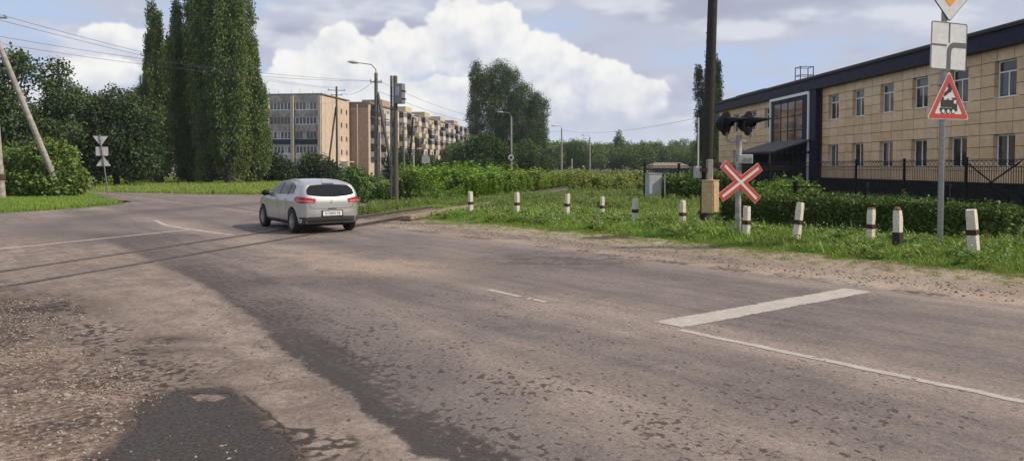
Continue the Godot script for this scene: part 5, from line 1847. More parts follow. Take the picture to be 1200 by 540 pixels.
func build_bollards() -> void:
	var g := "white posts with dark bands along the verge"
	var L := [
		["striped post farthest left, beside the end of the track slabs", -1.45, 26.1, 0.98, 1.0, 0.0, 0],
		["second striped post from the left, standing in clover", 0.18, 25.7, 0.97, 0.5, 0.0, 1],
		["third striped post from the left, with a chipped rusty top", 1.86, 25.2, 0.95, -2.0, 0.0, 1],
		["thin short striped post set farther back, fourth from the left", 3.05, 25.0, 0.85, 0.0, 0.0, 1],
		["striped post in the grass, fifth from the left, left of the wooden pole", 3.7, 22.3, 0.90, -1.0, 0.0, 1],
		["striped post just left of the tan cable box", 4.76, 20.6, 0.92, 0.5, 0.0, 1],
		["striped post right at the foot of the crossing signal", 5.55, 17.55, 0.92, -1.5, 2.0, 1],
		["tall striped post leaning right in front of the hedge end", 6.36, 16.6, 1.06, -6.0, 0.0, 1],
		["clean upright striped post in front of the middle of the hedge", 7.9, 16.3, 0.93, -1.0, 0.0, 2],
		["crumbling striped post with a bare brick coloured top and a wide black band", 7.8, 14.94, 0.98, 1.0, 0.0, 3],
		["thick striped post leaning left at the right end, beyond the sign post", 8.9, 14.2, 1.04, 5.0, -2.0, 4],
	]
	var stub := thing("white_post", "short plain white post in the weeds just behind the car", "post", V(-10.2, 45.6, -0.06), 20.0)
	put("body", post_mesh(0.24, 0.85, 50), M["post_white"], stub)
	for k in L.size():
		var b: Array = L[k]
		var o := thing("striped_post", b[0], "post", V(b[1], b[2], -0.06), rf(25, 42), g)
		var w := 0.145 if k != 3 else 0.125
		if k >= 10:
			w = 0.17
		var tilt := node("shaft", o)
		tilt.rotation_degrees = Vector3(b[5], 0, 0)
		tilt.transform.basis = Basis(Vector3.UP, -o.rotation.y) * Basis(Vector3.BACK, deg_to_rad(b[4])) * Basis(Vector3.UP, o.rotation.y)
		var h: float = b[3]
		put("body", post_mesh(w, h, k), M["post_white"], tilt)
		var band: Material = [M["post_black"], M["post_brown"], M["post_brown"], M["post_black"], M["post_brown"]][b[6]]
		var bh := 0.115 if b[6] != 3 else 0.30
		var by := h * 0.58 if b[6] != 3 else h * 0.40
		put("band", chamfered(Vector3(w + 0.008, bh, w + 0.008), 0.012), band, tilt, Vector3(0, by, 0))
		if b[6] == 3:
			put("chipped_top", chamfered(Vector3(w * 0.8, 0.09, w * 0.8), 0.03), M["bare_brick"], tilt, Vector3(-0.01, h + 0.02, 0))
			put("splinter", post_mesh(0.1, h - 0.12, 77), M["post_white"], tilt, Vector3(0.14, 0, -0.03))
			put("band", chamfered(Vector3(0.11, 0.28, 0.11), 0.01), M["post_black"], tilt, Vector3(0.14, by, -0.03))
		elif b[6] == 2 or k == 2:
			put("chipped_top", chamfered(Vector3(w * 0.92, 0.035, w * 0.92), 0.012), M["bare_brick"], tilt, Vector3(0, h + 0.005, 0))


# square post with chipped, slightly uneven edges
func post_mesh(w: float, h: float, seed_: int) -> ArrayMesh:
	var r := RandomNumberGenerator.new()
	r.seed = 900 + seed_
	var st := start()
	st.set_smooth_group(-1)
	var rings := []
	var n := 9
	for k in n + 1:
		var y := h * k / n
		var ring := []
		var half := w * 0.5 * (1.0 - 0.06 * k / n)
		if k == n:
			half *= 0.9
		for q in [[-1, -1], [1, -1], [1, 1], [-1, 1]]:
			for cut in [[1, 0], [0, 1]] if q[0] * q[1] < 0 else [[0, 1], [1, 0]]:
				var c := 0.012 + (r.randf() * 0.022 if r.randf() < 0.3 else 0.0)
				ring.append(Vector3(q[0] * (half - cut[0] * c) + r.randf_range(-0.002, 0.002), y + (r.randf_range(-0.012, 0.004) if k == n else 0.0), q[1] * (half - cut[1] * c) + r.randf_range(-0.002, 0.002)))
		rings.append(ring)
	for k in n:
		for i in 8:
			var j := (i + 1) % 8
			var m: Vector3 = rings[k][i] + rings[k][j]
			quad(st, rings[k][i], rings[k][j], rings[k + 1][j], rings[k + 1][i], Vector3(m.x, 0, m.z))
	for i in range(1, 7):
		tri(st, rings[n][0], rings[n][i], rings[n][i + 1], Vector3.UP)
	return done(st)


# ---------------------------------------------------------------- car

var car_side := PackedVector2Array([Vector2(0.14, 0.20), Vector2(0.02, 0.34), Vector2(0.0, 0.52), Vector2(0.05, 0.66), Vector2(0.22, 0.78), Vector2(0.6, 0.90), Vector2(1.05, 0.99), Vector2(1.22, 1.04), Vector2(1.65, 1.25), Vector2(2.05, 1.41), Vector2(2.45, 1.475), Vector2(2.9, 1.48), Vector2(3.35, 1.44), Vector2(3.78, 1.37), Vector2(3.97, 1.32), Vector2(4.12, 1.10), Vector2(4.20, 0.99), Vector2(4.26, 0.84), Vector2(4.275, 0.66), Vector2(4.30, 0.56), Vector2(4.29, 0.42), Vector2(4.2, 0.30), Vector2(4.0, 0.22)])
var car_front := PackedVector2Array([Vector2(-0.5, 0.20), Vector2(0.76, 0.20), Vector2(0.845, 0.30), Vector2(0.885, 0.50), Vector2(0.90, 0.70), Vector2(0.895, 0.86), Vector2(0.865, 0.96), Vector2(0.80, 1.06), Vector2(0.70, 1.28), Vector2(0.63, 1.39), Vector2(0.50, 1.455), Vector2(0.30, 1.48), Vector2(-0.5, 1.50)])
var car_top := PackedVector2Array([Vector2(-0.5, 0.0), Vector2(0.30, 0.01), Vector2(0.58, 0.10), Vector2(0.76, 0.30), Vector2(0.86, 0.70), Vector2(0.90, 1.4), Vector2(0.905, 3.1), Vector2(0.885, 3.7), Vector2(0.83, 4.02), Vector2(0.70, 4.20), Vector2(0.45, 4.28), Vector2(-0.5, 4.30)])


func poly_distance(p: Vector2, poly: PackedVector2Array) -> float:
	var best := 1e9
	for i in poly.size():
		best = minf(best, p.distance_squared_to(Geometry2D.get_closest_point_to_segment(p, poly[i], poly[(i + 1) % poly.size()])))
	return sqrt(best) * (-1.0 if Geometry2D.is_point_in_polygon(p, poly) else 1.0)


func smax(a: float, b: float, k: float) -> float:
	var h := maxf(k - absf(a - b), 0.0) / k
	return maxf(a, b) + h * h * k * 0.25


func arches(x: float, y: float, q: float) -> float:
	var r := minf(Vector2(q - 0.87, y - 0.33).length(), Vector2(q - 3.51, y - 0.33).length())
	return maxf(r - 0.365, 0.58 - absf(x))


func car_field(x: float, y: float, q: float) -> float:
	var f := smax(poly_distance(Vector2(q, y), car_side), smax(poly_distance(Vector2(absf(x), y), car_front), poly_distance(Vector2(absf(x), q), car_top), 0.10), 0.09)
	return maxf(f, -arches(x, y, q))


# where a ray from inside the car leaves its body
func car_skin(from: Vector3, dir: Vector3, off := 0.004) -> Vector3:
	var a := 0.0
	var b := 2.6
	# march out to find the first outside point
	var step := 0.05
	var t := 0.0
	while t < 2.6:
		t += step
		var p := from + dir * t
		if car_field(p.x, p.y, p.z) > 0.0:
			b = t
			a = t - step
			break
	for k in 12:
		var m := (a + b) * 0.5
		var p := from + dir * m
		if car_field(p.x, p.y, p.z) > 0.0:
			b = m
		else:
			a = m
	var r := from + dir * (b + off)
	return Vector3(r.x, r.y, r.z - 2.15)


# a panel laid on the skin; ray.call(u, v) gives [origin, direction]
func car_patch(nu: int, nv: int, ray: Callable, off := 0.004) -> ArrayMesh:
	var st := start()
	st.set_smooth_group(0)
	var pts := []
	var dirs := []
	for j in nv + 1:
		for i in nu + 1:
			var r: Array = ray.call(float(i) / nu, float(j) / nv)
			pts.append(car_skin(r[0], r[1], off))
			dirs.append(r[1])
	for j in nv:
		for i in nu:
			var a := j * (nu + 1) + i
			quad(st, pts[a], pts[a + 1], pts[a + nu + 2], pts[a + nu + 1], dirs[a])
	return done(st)


func car_body_mesh() -> ArrayMesh:
	var c := 0.03
	var nx := 66
	var ny := 48
	var nq := 149
	var x0 := -0.99
	var y0 := 0.14
	var q0 := -0.08
	var fs := PackedFloat32Array()
	var ff := PackedFloat32Array()
	var ft := PackedFloat32Array()
	for j in ny:
		for k in nq:
			fs.append(poly_distance(Vector2(q0 + k * c, y0 + j * c), car_side))
	for i in nx:
		for j in ny:
			ff.append(poly_distance(Vector2(absf(x0 + i * c), y0 + j * c), car_front))
		for k in nq:
			ft.append(poly_distance(Vector2(absf(x0 + i * c), q0 + k * c), car_top))
	var f := PackedFloat32Array()
	f.resize(nx * ny * nq)
	for i in nx:
		for j in ny:
			var a := ff[i * ny + j]
			for k in nq:
				var v := smax(fs[j * nq + k], smax(a, ft[i * nq + k], 0.10), 0.09)
				if absf(v) < 0.4 and j < 22:
					v = maxf(v, -arches(x0 + i * c, y0 + j * c, q0 + k * c))
				f[(i * ny + j) * nq + k] = v
	var at := {}
	var sx := ny * nq
	var off := [0, 1, nq, nq + 1, sx, sx + 1, sx + nq, sx + nq + 1]
	var pos := [Vector3(0, 0, 0), Vector3(0, 0, 1), Vector3(0, 1, 0), Vector3(0, 1, 1), Vector3(1, 0, 0), Vector3(1, 0, 1), Vector3(1, 1, 0), Vector3(1, 1, 1)]
	var edges := [[0, 1], [2, 3], [4, 5], [6, 7], [0, 2], [1, 3], [4, 6], [5, 7], [0, 4], [1, 5], [2, 6], [3, 7]]
	for i in nx - 1:
		for j in ny - 1:
			for k in nq - 1:
				var b := i * sx + j * nq + k
				if absf(f[b]) > 0.07:
					continue
				var first := f[b] < 0.0
				var mixed := false
				for o in off:
					if (f[b + o] < 0.0) != first:
						mixed = true
						break
				if not mixed:
					continue
				var sum := Vector3.ZERO
				var n := 0
				for e in edges:
					var va := f[b + off[e[0]]]
					var vb := f[b + off[e[1]]]
					if (va < 0.0) != (vb < 0.0):
						sum += pos[e[0]].lerp(pos[e[1]], va / (va - vb))
						n += 1
				sum /= n
				at[b] = Vector3(x0 + (i + sum.x) * c, y0 + (j + sum.y) * c, q0 + (k + sum.z) * c - 2.15)
	var st := start()
	st.set_smooth_group(0)
	for b in at:
		for ax in [[1, nq, sx], [nq, sx, 1], [sx, 1, nq]]:
			# the edge from corner b to b + ax[0]; the four cells round it
			var va := f[b]
			var vb := f[b + ax[0]]
			if (va < 0.0) == (vb < 0.0):
				continue
			var p := [b, b - ax[1], b - ax[1] - ax[2], b - ax[2]]
			if at.has(p[1]) and at.has(p[2]) and at.has(p[3]):
				var dir := Vector3(1 if ax[0] == sx else 0, 1 if ax[0] == nq else 0, 1 if ax[0] == 1 else 0) * (1.0 if va < 0.0 else -1.0)
				quad(st, at[p[0]], at[p[1]], at[p[2]], at[p[3]], dir)
	return done(st)


func add_lathe_x(st: SurfaceTool, profile: Array, sides: int) -> void:
	st.set_smooth_group(0)
	for k in profile.size() - 1:
		var a: Vector2 = profile[k]
		var b: Vector2 = profile[k + 1]
		var nrm := Vector2(-(b.y - a.y), b.x - a.x)
		for i in sides:
			var t0 := TAU * i / sides
			var t1 := TAU * (i + 1) / sides
			var e0 := Vector3(0, cos(t0), sin(t0))
			var e1 := Vector3(0, cos(t1), sin(t1))
			quad(st, Vector3(a.x, 0, 0) + e0 * a.y, Vector3(a.x, 0, 0) + e1 * a.y, Vector3(b.x, 0, 0) + e1 * b.y, Vector3(b.x, 0, 0) + e0 * b.y, Vector3(nrm.x, 0, 0) + (e0 + e1) * 0.5 * nrm.y)


func build_car() -> void:
	var o := thing("hatchback_car", "silver five door hatchback driving away over the crossing", "car", V(-6.05, 21.66, 0.0), 35.0)
	put("body", car_body_mesh(), M["car_paint"], o)
	var under := put("underbody", chamfered(Vector3(1.5, 0.34, 3.9), 0.05), M["car_trim"], o, Vector3(0, 0.37, 0))
	# glass
	var f := func(u: float, v: float) -> Array:
		var half := 0.675 - 0.10 * pow(absf(2.0 * v - 0.8) / 1.2, 2.5) - 0.05 * v
		var x := lerpf(-half, half, u)
		var y := lerpf(0.985 + 0.06 * pow(absf(x) / 0.65, 2.0), 1.315 - 0.03 * pow(absf(x) / 0.6, 2.0), v)
		return [Vector3(x, y, 3.2), Vector3(0, 0, 1)]
	put("rear_window", car_patch(20, 8, f), M["car_glass"], o)
	f = func(u: float, v: float) -> Array:
		var half := lerpf(0.68, 0.56, v)
		return [Vector3(lerpf(-half, half, u), lerpf(1.06, 1.38, v), 2.6), Vector3(0, 0, -1)]
	put("windscreen", car_patch(16, 10, f), M["car_glass"], o)
	var top := [[1.42, 1.075], [2.0, 1.345], [2.4, 1.395], [2.8, 1.395], [3.15, 1.355], [3.45, 1.27], [3.62, 1.15]]
	for sg in [-1.0, 1.0]:
		for w in [[1.50, 2.36], [2.43, 3.06], [3.10, 3.50]]:
			f = func(u: float, v: float) -> Array:
				var q: float = lerpf(w[0], w[1], u)
				var yt := 1.3
				for k in top.size() - 1:
					if q >= top[k][0] and q <= top[k + 1][0]:
						yt = lerpf(top[k][1], top[k + 1][1], (q - top[k][0]) / (top[k + 1][0] - top[k][0]))
				return [Vector3(0, lerpf(1.0 + 0.03 * (q - 1.4), yt, v), q), Vector3(sg, 0, 0)]
			put("side_window", car_patch(10, 6, f), M["car_side_glass"] if w[0] < 3.0 else M["car_glass"], o)
		# dark pillars between the doors
		for q0 in [2.365, 3.065]:
			f = func(u: float, v: float) -> Array:
				return [Vector3(0, lerpf(1.02, 1.37 if q0 < 3.0 else 1.34, v), q0 + u * 0.06), Vector3(sg, 0, 0)]
			put("pillar_trim", car_patch(2, 5, f), M["car_trim"], o)
		# seams of the doors
		for q0 in [1.32, 2.40, 3.12]:
			f = func(u: float, v: float) -> Array:
				return [Vector3(0, lerpf(0.34, 1.0, v), q0 + 0.012 * u + (0.16 * smoothstep(0.55, 0.2, v) * -1.0 if q0 > 3.0 else 0.0)), Vector3(sg, 0, 0)]
			put("door_seam", car_patch(1, 8, f, 0.002), M["car_trim"], o)
		f = func(u: float, v: float) -> Array:
			return [Vector3(0, lerpf(0.25, 0.33, v), lerpf(1.28, 3.1, u)), Vector3(sg, 0, 0)]
		put("sill_trim", car_patch(12, 2, f, 0.006), M["car_plastic"], o)
		for q0 in [2.22, 2.98]:
			put("door_handle", chamfered(Vector3(0.03, 0.03, 0.16), 0.01), M["car_paint"], o, car_skin(Vector3(0, 0.90, q0), Vector3(sg, 0, 0), 0.012))
		# tail lamp wrapping round the corner
		f = func(u: float, v: float) -> Array:
			var t: float = deg_to_rad(lerpf(27.0, 66.0, u)) * sg
			var hh := lerpf(0.05, 0.085, smoothstep(0.0, 0.5, u)) * (1.0 - 0.45 * smoothstep(0.75, 1.0, u))
			return [Vector3(0, 0.885 + 0.045 * u + lerpf(-hh, hh, v), 3.35), Vector3(sin(t), 0, cos(t))]
		var tl := put("tail_light", car_patch(12, 4, f, 0.010), M["tail_red"], o)
		f = func(u: float, v: float) -> Array:
			var t: float = deg_to_rad(lerpf(30.0, 58.0, u)) * sg
			return [Vector3(0, 0.885 + 0.03 * u + lerpf(-0.03, 0.0, v), 3.35), Vector3(sin(t), 0, cos(t))]
		put("reversing_lens", car_patch(8, 1, f, 0.013), M["tail_clear"], tl)
		# head lamp
		f = func(u: float, v: float) -> Array:
			var t: float = deg_to_rad(lerpf(26.0, 62.0, u)) * sg
			return [Vector3(0, 0.66 + 0.08 * u + lerpf(-0.06, 0.06, v), 0.95), Vector3(sin(t), 0, -cos(t))]
		put("headlight", car_patch(10, 3, f, 0.006), M["chrome"], o)
		# mirror
		var st := start()
		var m0 := car_skin(Vector3(0, 1.0, 1.50), Vector3(sg, 0, 0), -0.02)
		add_tube(st, [m0, m0 + Vector3(sg * 0.06, 0.01, 0)], [0.03, 0.03], 8)
		add_tube(st, [m0 + Vector3(sg * 0.03, 0.04, 0), m0 + Vector3(sg * 0.06, 0.04, 0), m0 + Vector3(sg * 0.13, 0.045, 0), m0 + Vector3(sg * 0.21, 0.04, 0), m0 + Vector3(sg * 0.24, 0.04, 0)], [0.03, 0.07, 0.085, 0.07, 0.02], 12)
		put("mirror", done(st), M["car_trim"], o)
		for q in [0.87, 3.51]:
			var wh := node("wheel", o, Vector3(sg * 0.775, 0.322, q - 2.15))
			wh.rotation.y = PI if sg < 0.0 else 0.0
			st = start()
			add_lathe_x(st, [Vector2(-0.10, 0.2), Vector2(-0.10, 0.28), Vector2(-0.08, 0.315), Vector2(-0.04, 0.322), Vector2(0.04, 0.322), Vector2(0.08, 0.315), Vector2(0.102, 0.29), Vector2(0.105, 0.25), Vector2(0.09, 0.21), Vector2(0.06, 0.205)], 32)
			put("tyre", done(st), M["tyre"], wh)
			st = start()
			add_lathe_x(st, [Vector2(0.06, 0.206), Vector2(0.085, 0.205), Vector2(0.085, 0.185), Vector2(0.03, 0.18), Vector2(0.03, 0.0)], 32)
			for k in 8:
				var t := TAU * k / 8.0
				add_bar(st, Vector3(0.06, cos(t) * 0.03, sin(t) * 0.03), Vector3(0.07, cos(t) * 0.19, sin(t) * 0.19), 0.028, 0.045)
			add_tube(st, [Vector3(0.03, 0, 0), Vector3(0.08, 0, 0)], [0.04, 0.035], 12)
			put("rim", done(st), M["rim"], wh)
	# bumpers, grille, seam of the tailgate
	f = func(u: float, v: float) -> Array:
		var t := deg_to_rad(lerpf(-78.0, 78.0, u))
		return [Vector3(0, lerpf(0.27, 0.475 - 0.03 * absf(sin(t)), v), 3.45), Vector3(sin(t), 0, cos(t))]
	put("rear_bumper_trim", car_patch(28, 4, f, 0.008), M["car_plastic"], o)
	f = func(u: float, v: float) -> Array:
		var t := deg_to_rad(lerpf(-45.0, 45.0, u))
		return [Vector3(0, lerpf(0.28, 0.46, v), 0.9), Vector3(sin(t), 0, -cos(t))]
	put("grille", car_patch(16, 3, f, 0.006), M["car_trim"], o)
	for seam in [[0.665, -0.55, 0.55]]:
		f = func(u: float, v: float) -> Array:
			var x := lerpf(seam[1], seam[2], u)
			return [Vector3(x, seam[0] + 0.010 * v + 0.02 * pow(x / 0.55, 2.0), 3.4), Vector3(0, 0, 1)]
		put("tailgate_seam", car_patch(14, 1, f, 0.002), M["car_trim"], o)
	for sg in [-1.0, 1.0]:
		f = func(u: float, v: float) -> Array:
			return [Vector3(sg * (0.57 + 0.04 * v + 0.01 * u), lerpf(0.68, 0.80, v), 3.4), Vector3(0, 0, 1)]
		put("tailgate_seam", car_patch(1, 5, f, 0.002), M["car_trim"], o)
	f = func(u: float, v: float) -> Array:
		return [Vector3(lerpf(-0.12, 0.12, u), lerpf(0.655, 0.685, v), 3.4), Vector3(0, 0, 1)]
	put("tailgate_handle", car_patch(4, 2, f, 0.006), M["car_trim"], o)
	f = func(u: float, v: float) -> Array:
		return [Vector3(lerpf(-0.17, 0.17, u), lerpf(1.325, 1.345, v), 3.2), Vector3(0, 0, 1)]
	put("brake_light", car_patch(6, 1, f, 0.01), M["car_trim"], o)
	# number plate
	var pz := car_skin(Vector3(0, 0.565, 3.4), Vector3(0, 0, 1), 0.0)
	var np := node("number_plate", o, Vector3(0.0, 0.545, pz.z + 0.012))
	put("plate", chamfered(Vector3(0.54, 0.125, 0.012), 0.004), M["plate_white"], np)
	put("surround", chamfered(Vector3(0.60, 0.17, 0.01), 0.004), M["car_trim"], np, Vector3(0, 0, -0.006))
	var font := SystemFont.new()
	font.font_names = PackedStringArray(["Droid Sans"])
	var tm := TextMesh.new()
	tm.text = "X738EX 58"
	tm.font = font
	tm.font_size = 20
	tm.pixel_size = 0.0046
	tm.depth = 0.003
	var tmi := put("plate_text", tm, M["sign_black"], np, Vector3(0, 0, 0.009))
	# badge: an upright open rhombus
	var bz := car_skin(Vector3(0, 0.86, 3.4), Vector3(0, 0, 1), 0.0)
	var badge := put("badge", plate(PackedVector2Array([Vector2(0, -0.055), Vector2(0.042, 0), Vector2(0, 0.055), Vector2(-0.042, 0)]), 0.012, PackedVector2Array([Vector2(0, -0.022), Vector2(0.017, 0), Vector2(0, 0.022), Vector2(-0.017, 0)])), M["chrome"], o, bz)
	badge.rotation.x = -0.3
	# wiper, aerial, exhaust
	var st2 := start()
	add_bar(st2, car_skin(Vector3(0.05, 1.0, 3.2), Vector3(0, 0, 1), 0.015), car_skin(Vector3(0.42, 1.05, 3.2), Vector3(0, 0, 1), 0.012), 0.015)
	put("wiper", done(st2), M["car_trim"], o)
	put("aerial", tube([Vector3(0, 1.44, 1.3), Vector3(0, 1.60, 1.52)], [0.008, 0.005], 6), M["car_trim"], o)


# ---------------------------------------------------------------- grass, flowers, stones

func tuft_mesh(seed_: int, blades: int, spread: float, width: float) -> ArrayMesh:
	var r := RandomNumberGenerator.new()
	r.seed = seed_
	var v := PackedVector3Array()
	var nr := PackedVector3Array()
	for k in blades:
		var a := r.randf() * TAU
		var foot := Vector3(r.randfn(), 0, r.randfn()) * spread * 0.5
		var out := Vector3(cos(a), 0, sin(a))
		var h := r.randf_range(0.5, 1.0)
		var bend := r.randf_range(0.1, 0.55)
		var x := Vector3(-sin(a), 0, cos(a)) * width * 0.5
		var mid := foot + Vector3(0, h * 0.6, 0) + out * bend * 0.3
		var tip := foot + Vector3(0, h, 0) + out * bend
		var q := [foot - x, foot + x, mid + x * 0.8, mid - x * 0.8, tip]
		for t in [[0, 1, 2], [0, 2, 3], [3, 2, 4]]:
			var n: Vector3 = (q[t[2]] - q[t[0]]).cross(q[t[1]] - q[t[0]]).normalized()
			for i in t:
				v.append(q[i])
				nr.append((n + Vector3(0, 0.0, 0)).normalized())
	var arr := []
	arr.resize(Mesh.ARRAY_MAX)
	arr[Mesh.ARRAY_VERTEX] = v
	arr[Mesh.ARRAY_NORMAL] = nr
	var m := ArrayMesh.new()
	m.add_surface_from_arrays(Mesh.PRIMITIVE_TRIANGLES, arr)
	return m


func grass_patch(called: String, label: String, spots: Array, tufts: Array) -> void:
	# spots: [position, height, colour]
	var o := Node3D.new()
	o.name = numbered(called)
	add_child(o)
	tag(o, label, "grass", "", "stuff")
	var places := [[], [], []]
	var tints := [PackedColorArray(), PackedColorArray(), PackedColorArray()]
	for k in spots.size():
		var s: Array = spots[k]
		var w: float = s[1] * rf(0.8, 1.3)
		places[k % 3].append(Transform3D(Basis(Vector3.UP, rf(0, TAU)) * Basis.from_scale(Vector3(w, s[1], w)), s[0]))
		tints[k % 3].append(tint(s[2], 0.25))
	for i in 3:
		scatter("tufts", o, tufts[i], M["grass_blade"], places[i], tints[i])


func build_grass() -> void:
	var tufts := [tuft_mesh(1, 18, 1.0, 0.045), tuft_mesh(2, 20, 1.0, 0.04), tuft_mesh(3, 16, 0.9, 0.06)]
	var green := Color(0.160, 0.295, 0.040)
	var dry := Color(0.31, 0.33, 0.11)
	var spots := []
	for k in 64000:
		var s := rf(-3.0, 23.4)
		var edge := 13.85 + 0.28 * noise_c.get_noise_2d(s * 0.9, 7.0) + 0.12 * noise_d.get_noise_2d(s * 3.0, 1.0)
		var t := pow(rf(0, 1), 1.3)
		var n := lerpf(edge, 20.6, t)
		var p := NS(n, s, verge_height(n, s) - 0.01)
		# the part seen from the road runs out where the track begins
		var across := (p.x + 8.79) * 0.9656 - (-p.z - 12.68) * 0.26
		if across < 2.2:
			continue
		if n > 18.9 and s > 3.0 and s < 12.8:
			continue
		var lump := noise_c.get_noise_2d(n * 0.6, s * 0.6)
		var h := (0.075 + 0.075 * smoothstep(0.0, 1.0, n - edge) + 0.09 * lump) * rf(0.6, 1.3) * (1.0 if rng.randf() > 0.02 else 1.9)
		var c := green.lerp(dry, clampf(0.18 + 0.5 * lump + rf(-0.2, 0.2), 0.0, 0.6))
		spots.append([p, maxf(h, 0.05), c])
	# stray tufts on the trodden earth
	for k in 2600:
		var s := rf(1.0, 22.0)
		var n := 13.9 - 1.1 * pow(rng.randf(), 2.2)
		spots.append([NS(n, s, (road_height(n, s) if s < 20.0 else 0.0) - 0.005), rf(0.03, 0.08), green.lerp(dry, rf(0.2, 0.9))])
	grass_patch("verge_grass", "bright uncut grass on the right verge around the striped posts", spots, tufts)
	spots = []
	for k in 16000:
		var d := rf(23.5, 40.0)
		var x := rf(-6.5, 9.0)
		var across := (x + 8.79) * 0.9656 - (d - 12.68) * 0.26
		var n := x * NX + d * ND
		var s := x * TX + d * TD
		if n < 14.2 and s < 23.0 or d < 32.0 and (absf(across) < 0.16 or absf(across - 1.52) < 0.16) or (across > 1.8 and across < 2.35 and d < 40.0 and d > 25.0):
			continue
		if x < -4.6 - 0.13 * (d - 24.0):
			continue
		var h := 0.20 + 0.12 * noise_c.get_noise_2d(x * 0.5, d * 0.5)
		if across > -0.6 and across < 2.4 and d < 32.0:
			h *= 0.5
		spots.append([V(x, d, -0.09), maxf(0.06, h * rf(0.7, 1.2)), green.lerp(dry, rf(0.1, 0.55))])
	grass_patch("track_grass", "rough grass growing over and beside the railway track", spots, tufts)
	spots = []
	for k in 56000:
		var d := rf(27.0, 50.0)
		var x := rf(-36.0, -18.4)
		var edge := -19.0
		if d < 31.3:
			edge = lerpf(-20.4, -19.1, (d - 27.0) / 4.3)
		elif d > 36.0:
			edge = lerpf(-19.1, -24.3, (d - 36.0) / 7.5)
		edge += 0.35 * noise_c.get_noise_2d(d * 0.8, 2.0)
		if x > edge - 0.1 or x < -0.72 * d - 1.0:
			continue
		spots.append([V(x, d, -0.09), rf(0.14, 0.34), green.lerp(dry, rf(0.0, 0.4))])
	grass_patch("left_grass", "grass strip around the bush and the triple sign on the left", spots, tufts)
	spots = []
	for k in 30000:
		var d := lerpf(45.0, 130.0, pow(rf(0, 1), 1.6))
		var x := rf(-0.56, -0.10) * d
		if d < 49.5 + 0.35 * maxf(0.0, -22.0 - x) + (2.6 * smoothstep(-16.0, -9.0, x) * -1.0):
			continue
		spots.append([V(x, d, -0.09), rf(0.22, 0.5), green.lerp(dry, rf(0.1, 0.7))])
	grass_patch("lawn_grass", "long grass before the poplars and the flats", spots, tufts)
	spots = []
	for k in 9000:
		var d := rf(20.0, 52.0)
		var x := rf(0.29, 0.68) * d
		var n := x * NX + d * ND
		if n < 21.2 or x > 26.0 - 0.045 * d - 0.3:
			continue
		spots.append([V(x, d, -0.08), rf(0.1, 0.3), green.lerp(dry, rf(0.1, 0.5))])
	for k in 5000:
		var d := rf(26.0, 44.0)
		var x := rf(0.13, 0.30) * d
		spots.append([V(x, d, -0.08), rf(0.2, 0.4), green.lerp(dry, rf(0.1, 0.4))])
	grass_patch("yard_grass", "grass between the low railing and the office", spots, tufts)
	# broad-leaved weeds among the verge grass
	var plants := [weed_mesh(11, 9, 1.0, 0.45), weed_mesh(12, 8, 1.0, 0.55), weed_mesh(13, 10, 1.0, 0.38)]
	var wo := Node3D.new()
	wo.name = numbered("verge_weeds")
	add_child(wo)
	tag(wo, "small broad leaved weeds among the verge grass", "weeds", "", "stuff")
	var wp := [[], [], []]
	var wt := [PackedColorArray(), PackedColorArray(), PackedColorArray()]
	for k in 2600:
		var s := rf(0.0, 23.0)
		var n := rf(14.1, 19.0)
		if noise_c.get_noise_2d(n * 0.7 + 90.0, s * 0.7) < rf(-0.2, 0.3):
			continue
		var q := NS(n, s, verge_height(n, s) - 0.01)
		if (q.x + 8.79) * 0.9656 - (-q.z - 12.68) * 0.26 < 2.4:
			continue
		var h := rf(0.10, 0.30)
		wp[k % 3].append(Transform3D(Basis(Vector3.UP, rf(0, TAU)) * Basis.from_scale(Vector3(1.2, 1.0, 1.2) * h), q))
		wt[k % 3].append(tint(Color(0.13, 0.235, 0.04).lerp(Color(0.26, 0.29, 0.10), rf(0, 1) * rf(0, 1)), 0.25))
	for i in 3:
		scatter("weeds", wo, plants[i], M["grass_blade"], wp[i], wt[i])
	# clover heads and umbels
	var st := start()
	add_tube(st, [Vector3(0.1, 0.90, 0), Vector3(0.1, 0.95, 0), Vector3(0.1, 1.0, 0)], [0.10, 0.16, 0.06], 7)
	var head := done(st)
	var places := []
	var tints := PackedColorArray()
	for k in 700:
		var s := rf(2.0, 22.0)
		var n := lerpf(14.4, 21.0, rf(0, 1))
		if noise_c.get_noise_2d(n * 0.4 + 30.0, s * 0.4) < -0.05 - 0.15 * smoothstep(10.0, 18.0, s):
			continue
		var h := rf(0.18, 0.32)
		places.append(Transform3D(Basis(Vector3.UP, rf(0, TAU)) * Basis.from_scale(Vector3(0.075, h, 0.075) * Vector3(rf(1.0, 1.6), 1, rf(1.0, 1.6))), NS(n, s, verge_height(n, s))))
		tints.append(Color(0.66, 0.66, 0.55))
	var fl := scatter("clover_flowers", self, head, M["leaf"], places, tints)
	tag(fl, "small white flower heads scattered in the verge grass", "flowers", "", "stuff")


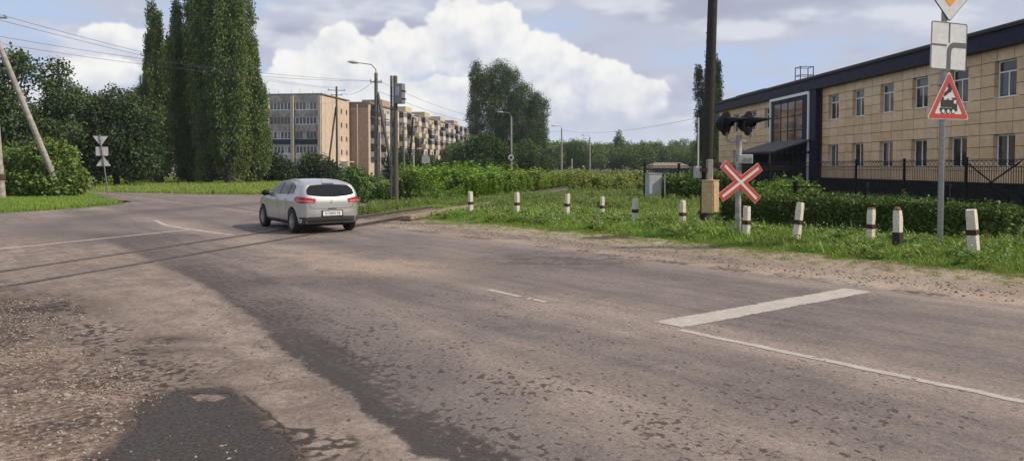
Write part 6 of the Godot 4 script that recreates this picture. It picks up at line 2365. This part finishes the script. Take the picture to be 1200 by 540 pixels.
func stone_mesh(seed_: int) -> ArrayMesh:
	var r := RandomNumberGenerator.new()
	r.seed = seed_
	var st := start()
	st.set_smooth_group(-1)
	var rings := []
	for j in 4:
		var ring := []
		var t := PI * (j + 0.5) / 4.0
		for i in 6:
			var a := TAU * i / 6.0
			ring.append(Vector3(cos(a) * sin(t), cos(t) * 0.65, sin(a) * sin(t)) * r.randf_range(0.75, 1.1))
		rings.append(ring)
	for j in 3:
		for i in 6:
			var k := (i + 1) % 6
			quad(st, rings[j][i], rings[j][k], rings[j + 1][k], rings[j + 1][i], rings[j][i] + rings[j + 1][k])
	for i in range(1, 5):
		tri(st, rings[0][0], rings[0][i], rings[0][i + 1], Vector3.UP)
	return done(st)


func build_stones() -> void:
	var kinds := [stone_mesh(5), stone_mesh(6), stone_mesh(7)]
	var o := Node3D.new()
	o.name = numbered("gravel_stones")
	add_child(o)
	tag(o, "loose gravel on the near left lot and the right shoulder", "gravel", "", "stuff")
	var places := [[], [], []]
	var tints := [PackedColorArray(), PackedColorArray(), PackedColorArray()]
	for k in 56000:
		var n := 0.0
		var s := 0.0
		var big := 0.0
		if k < 48000:
			n = rf(-3.5, 2.4)
			s = rf(3.5, 12.0)
			var x := n * NX + s * TX
			var d := n * ND + s * TD
			var edge := 1.55 + 0.55 * noise_c.get_noise_2d(x * 0.30, d * 0.30) + 0.45 * noise_c.get_noise_2d(x * 1.5 + 50.0, d * 1.5)
			if n > edge + 0.1 and rng.randf() > 0.04:
				continue
			if noise_c.get_noise_2d(x * 0.9, d * 0.9 + 70.0) < rf(-0.45, 0.25):
				continue
			big = 0.003 + 0.012 * pow(rng.randf(), 3.0)
			if rng.randf() < 0.012:
				big = rf(0.014, 0.028)
			if x > -2.7 and x < -1.4 and d < 5.9 and rng.randf() > 0.12:
				continue
		else:
			n = rf(11.3, 14.0)
			s = rf(1.5, 21.0)
			if bump(n, 12.1, 0.5) < rng.randf() * 0.9:
				continue
			big = 0.006 + 0.02 * pow(rng.randf(), 2.5)
		var h := road_height(n, s) if s < 20.0 else 0.0
		var i := rng.randi() % 3
		places[i].append(Transform3D(Basis.from_euler(Vector3(rf(-0.4, 0.4), rf(0, TAU), rf(-0.4, 0.4))) * Basis.from_scale(Vector3(rf(0.8, 1.5), rf(0.6, 1.0), rf(0.8, 1.2)) * big), NS(n, s, h + big * 0.25)))
		var g := rf(0.4, 1.05)
		tints[i].append(Color(0.95 * g, 0.93 * g, 0.90 * g).clamp(Color(0, 0, 0), Color(2, 2, 2)))
	for i in 3:
		scatter("stones", o, kinds[i], M["stone"], places[i], tints[i])
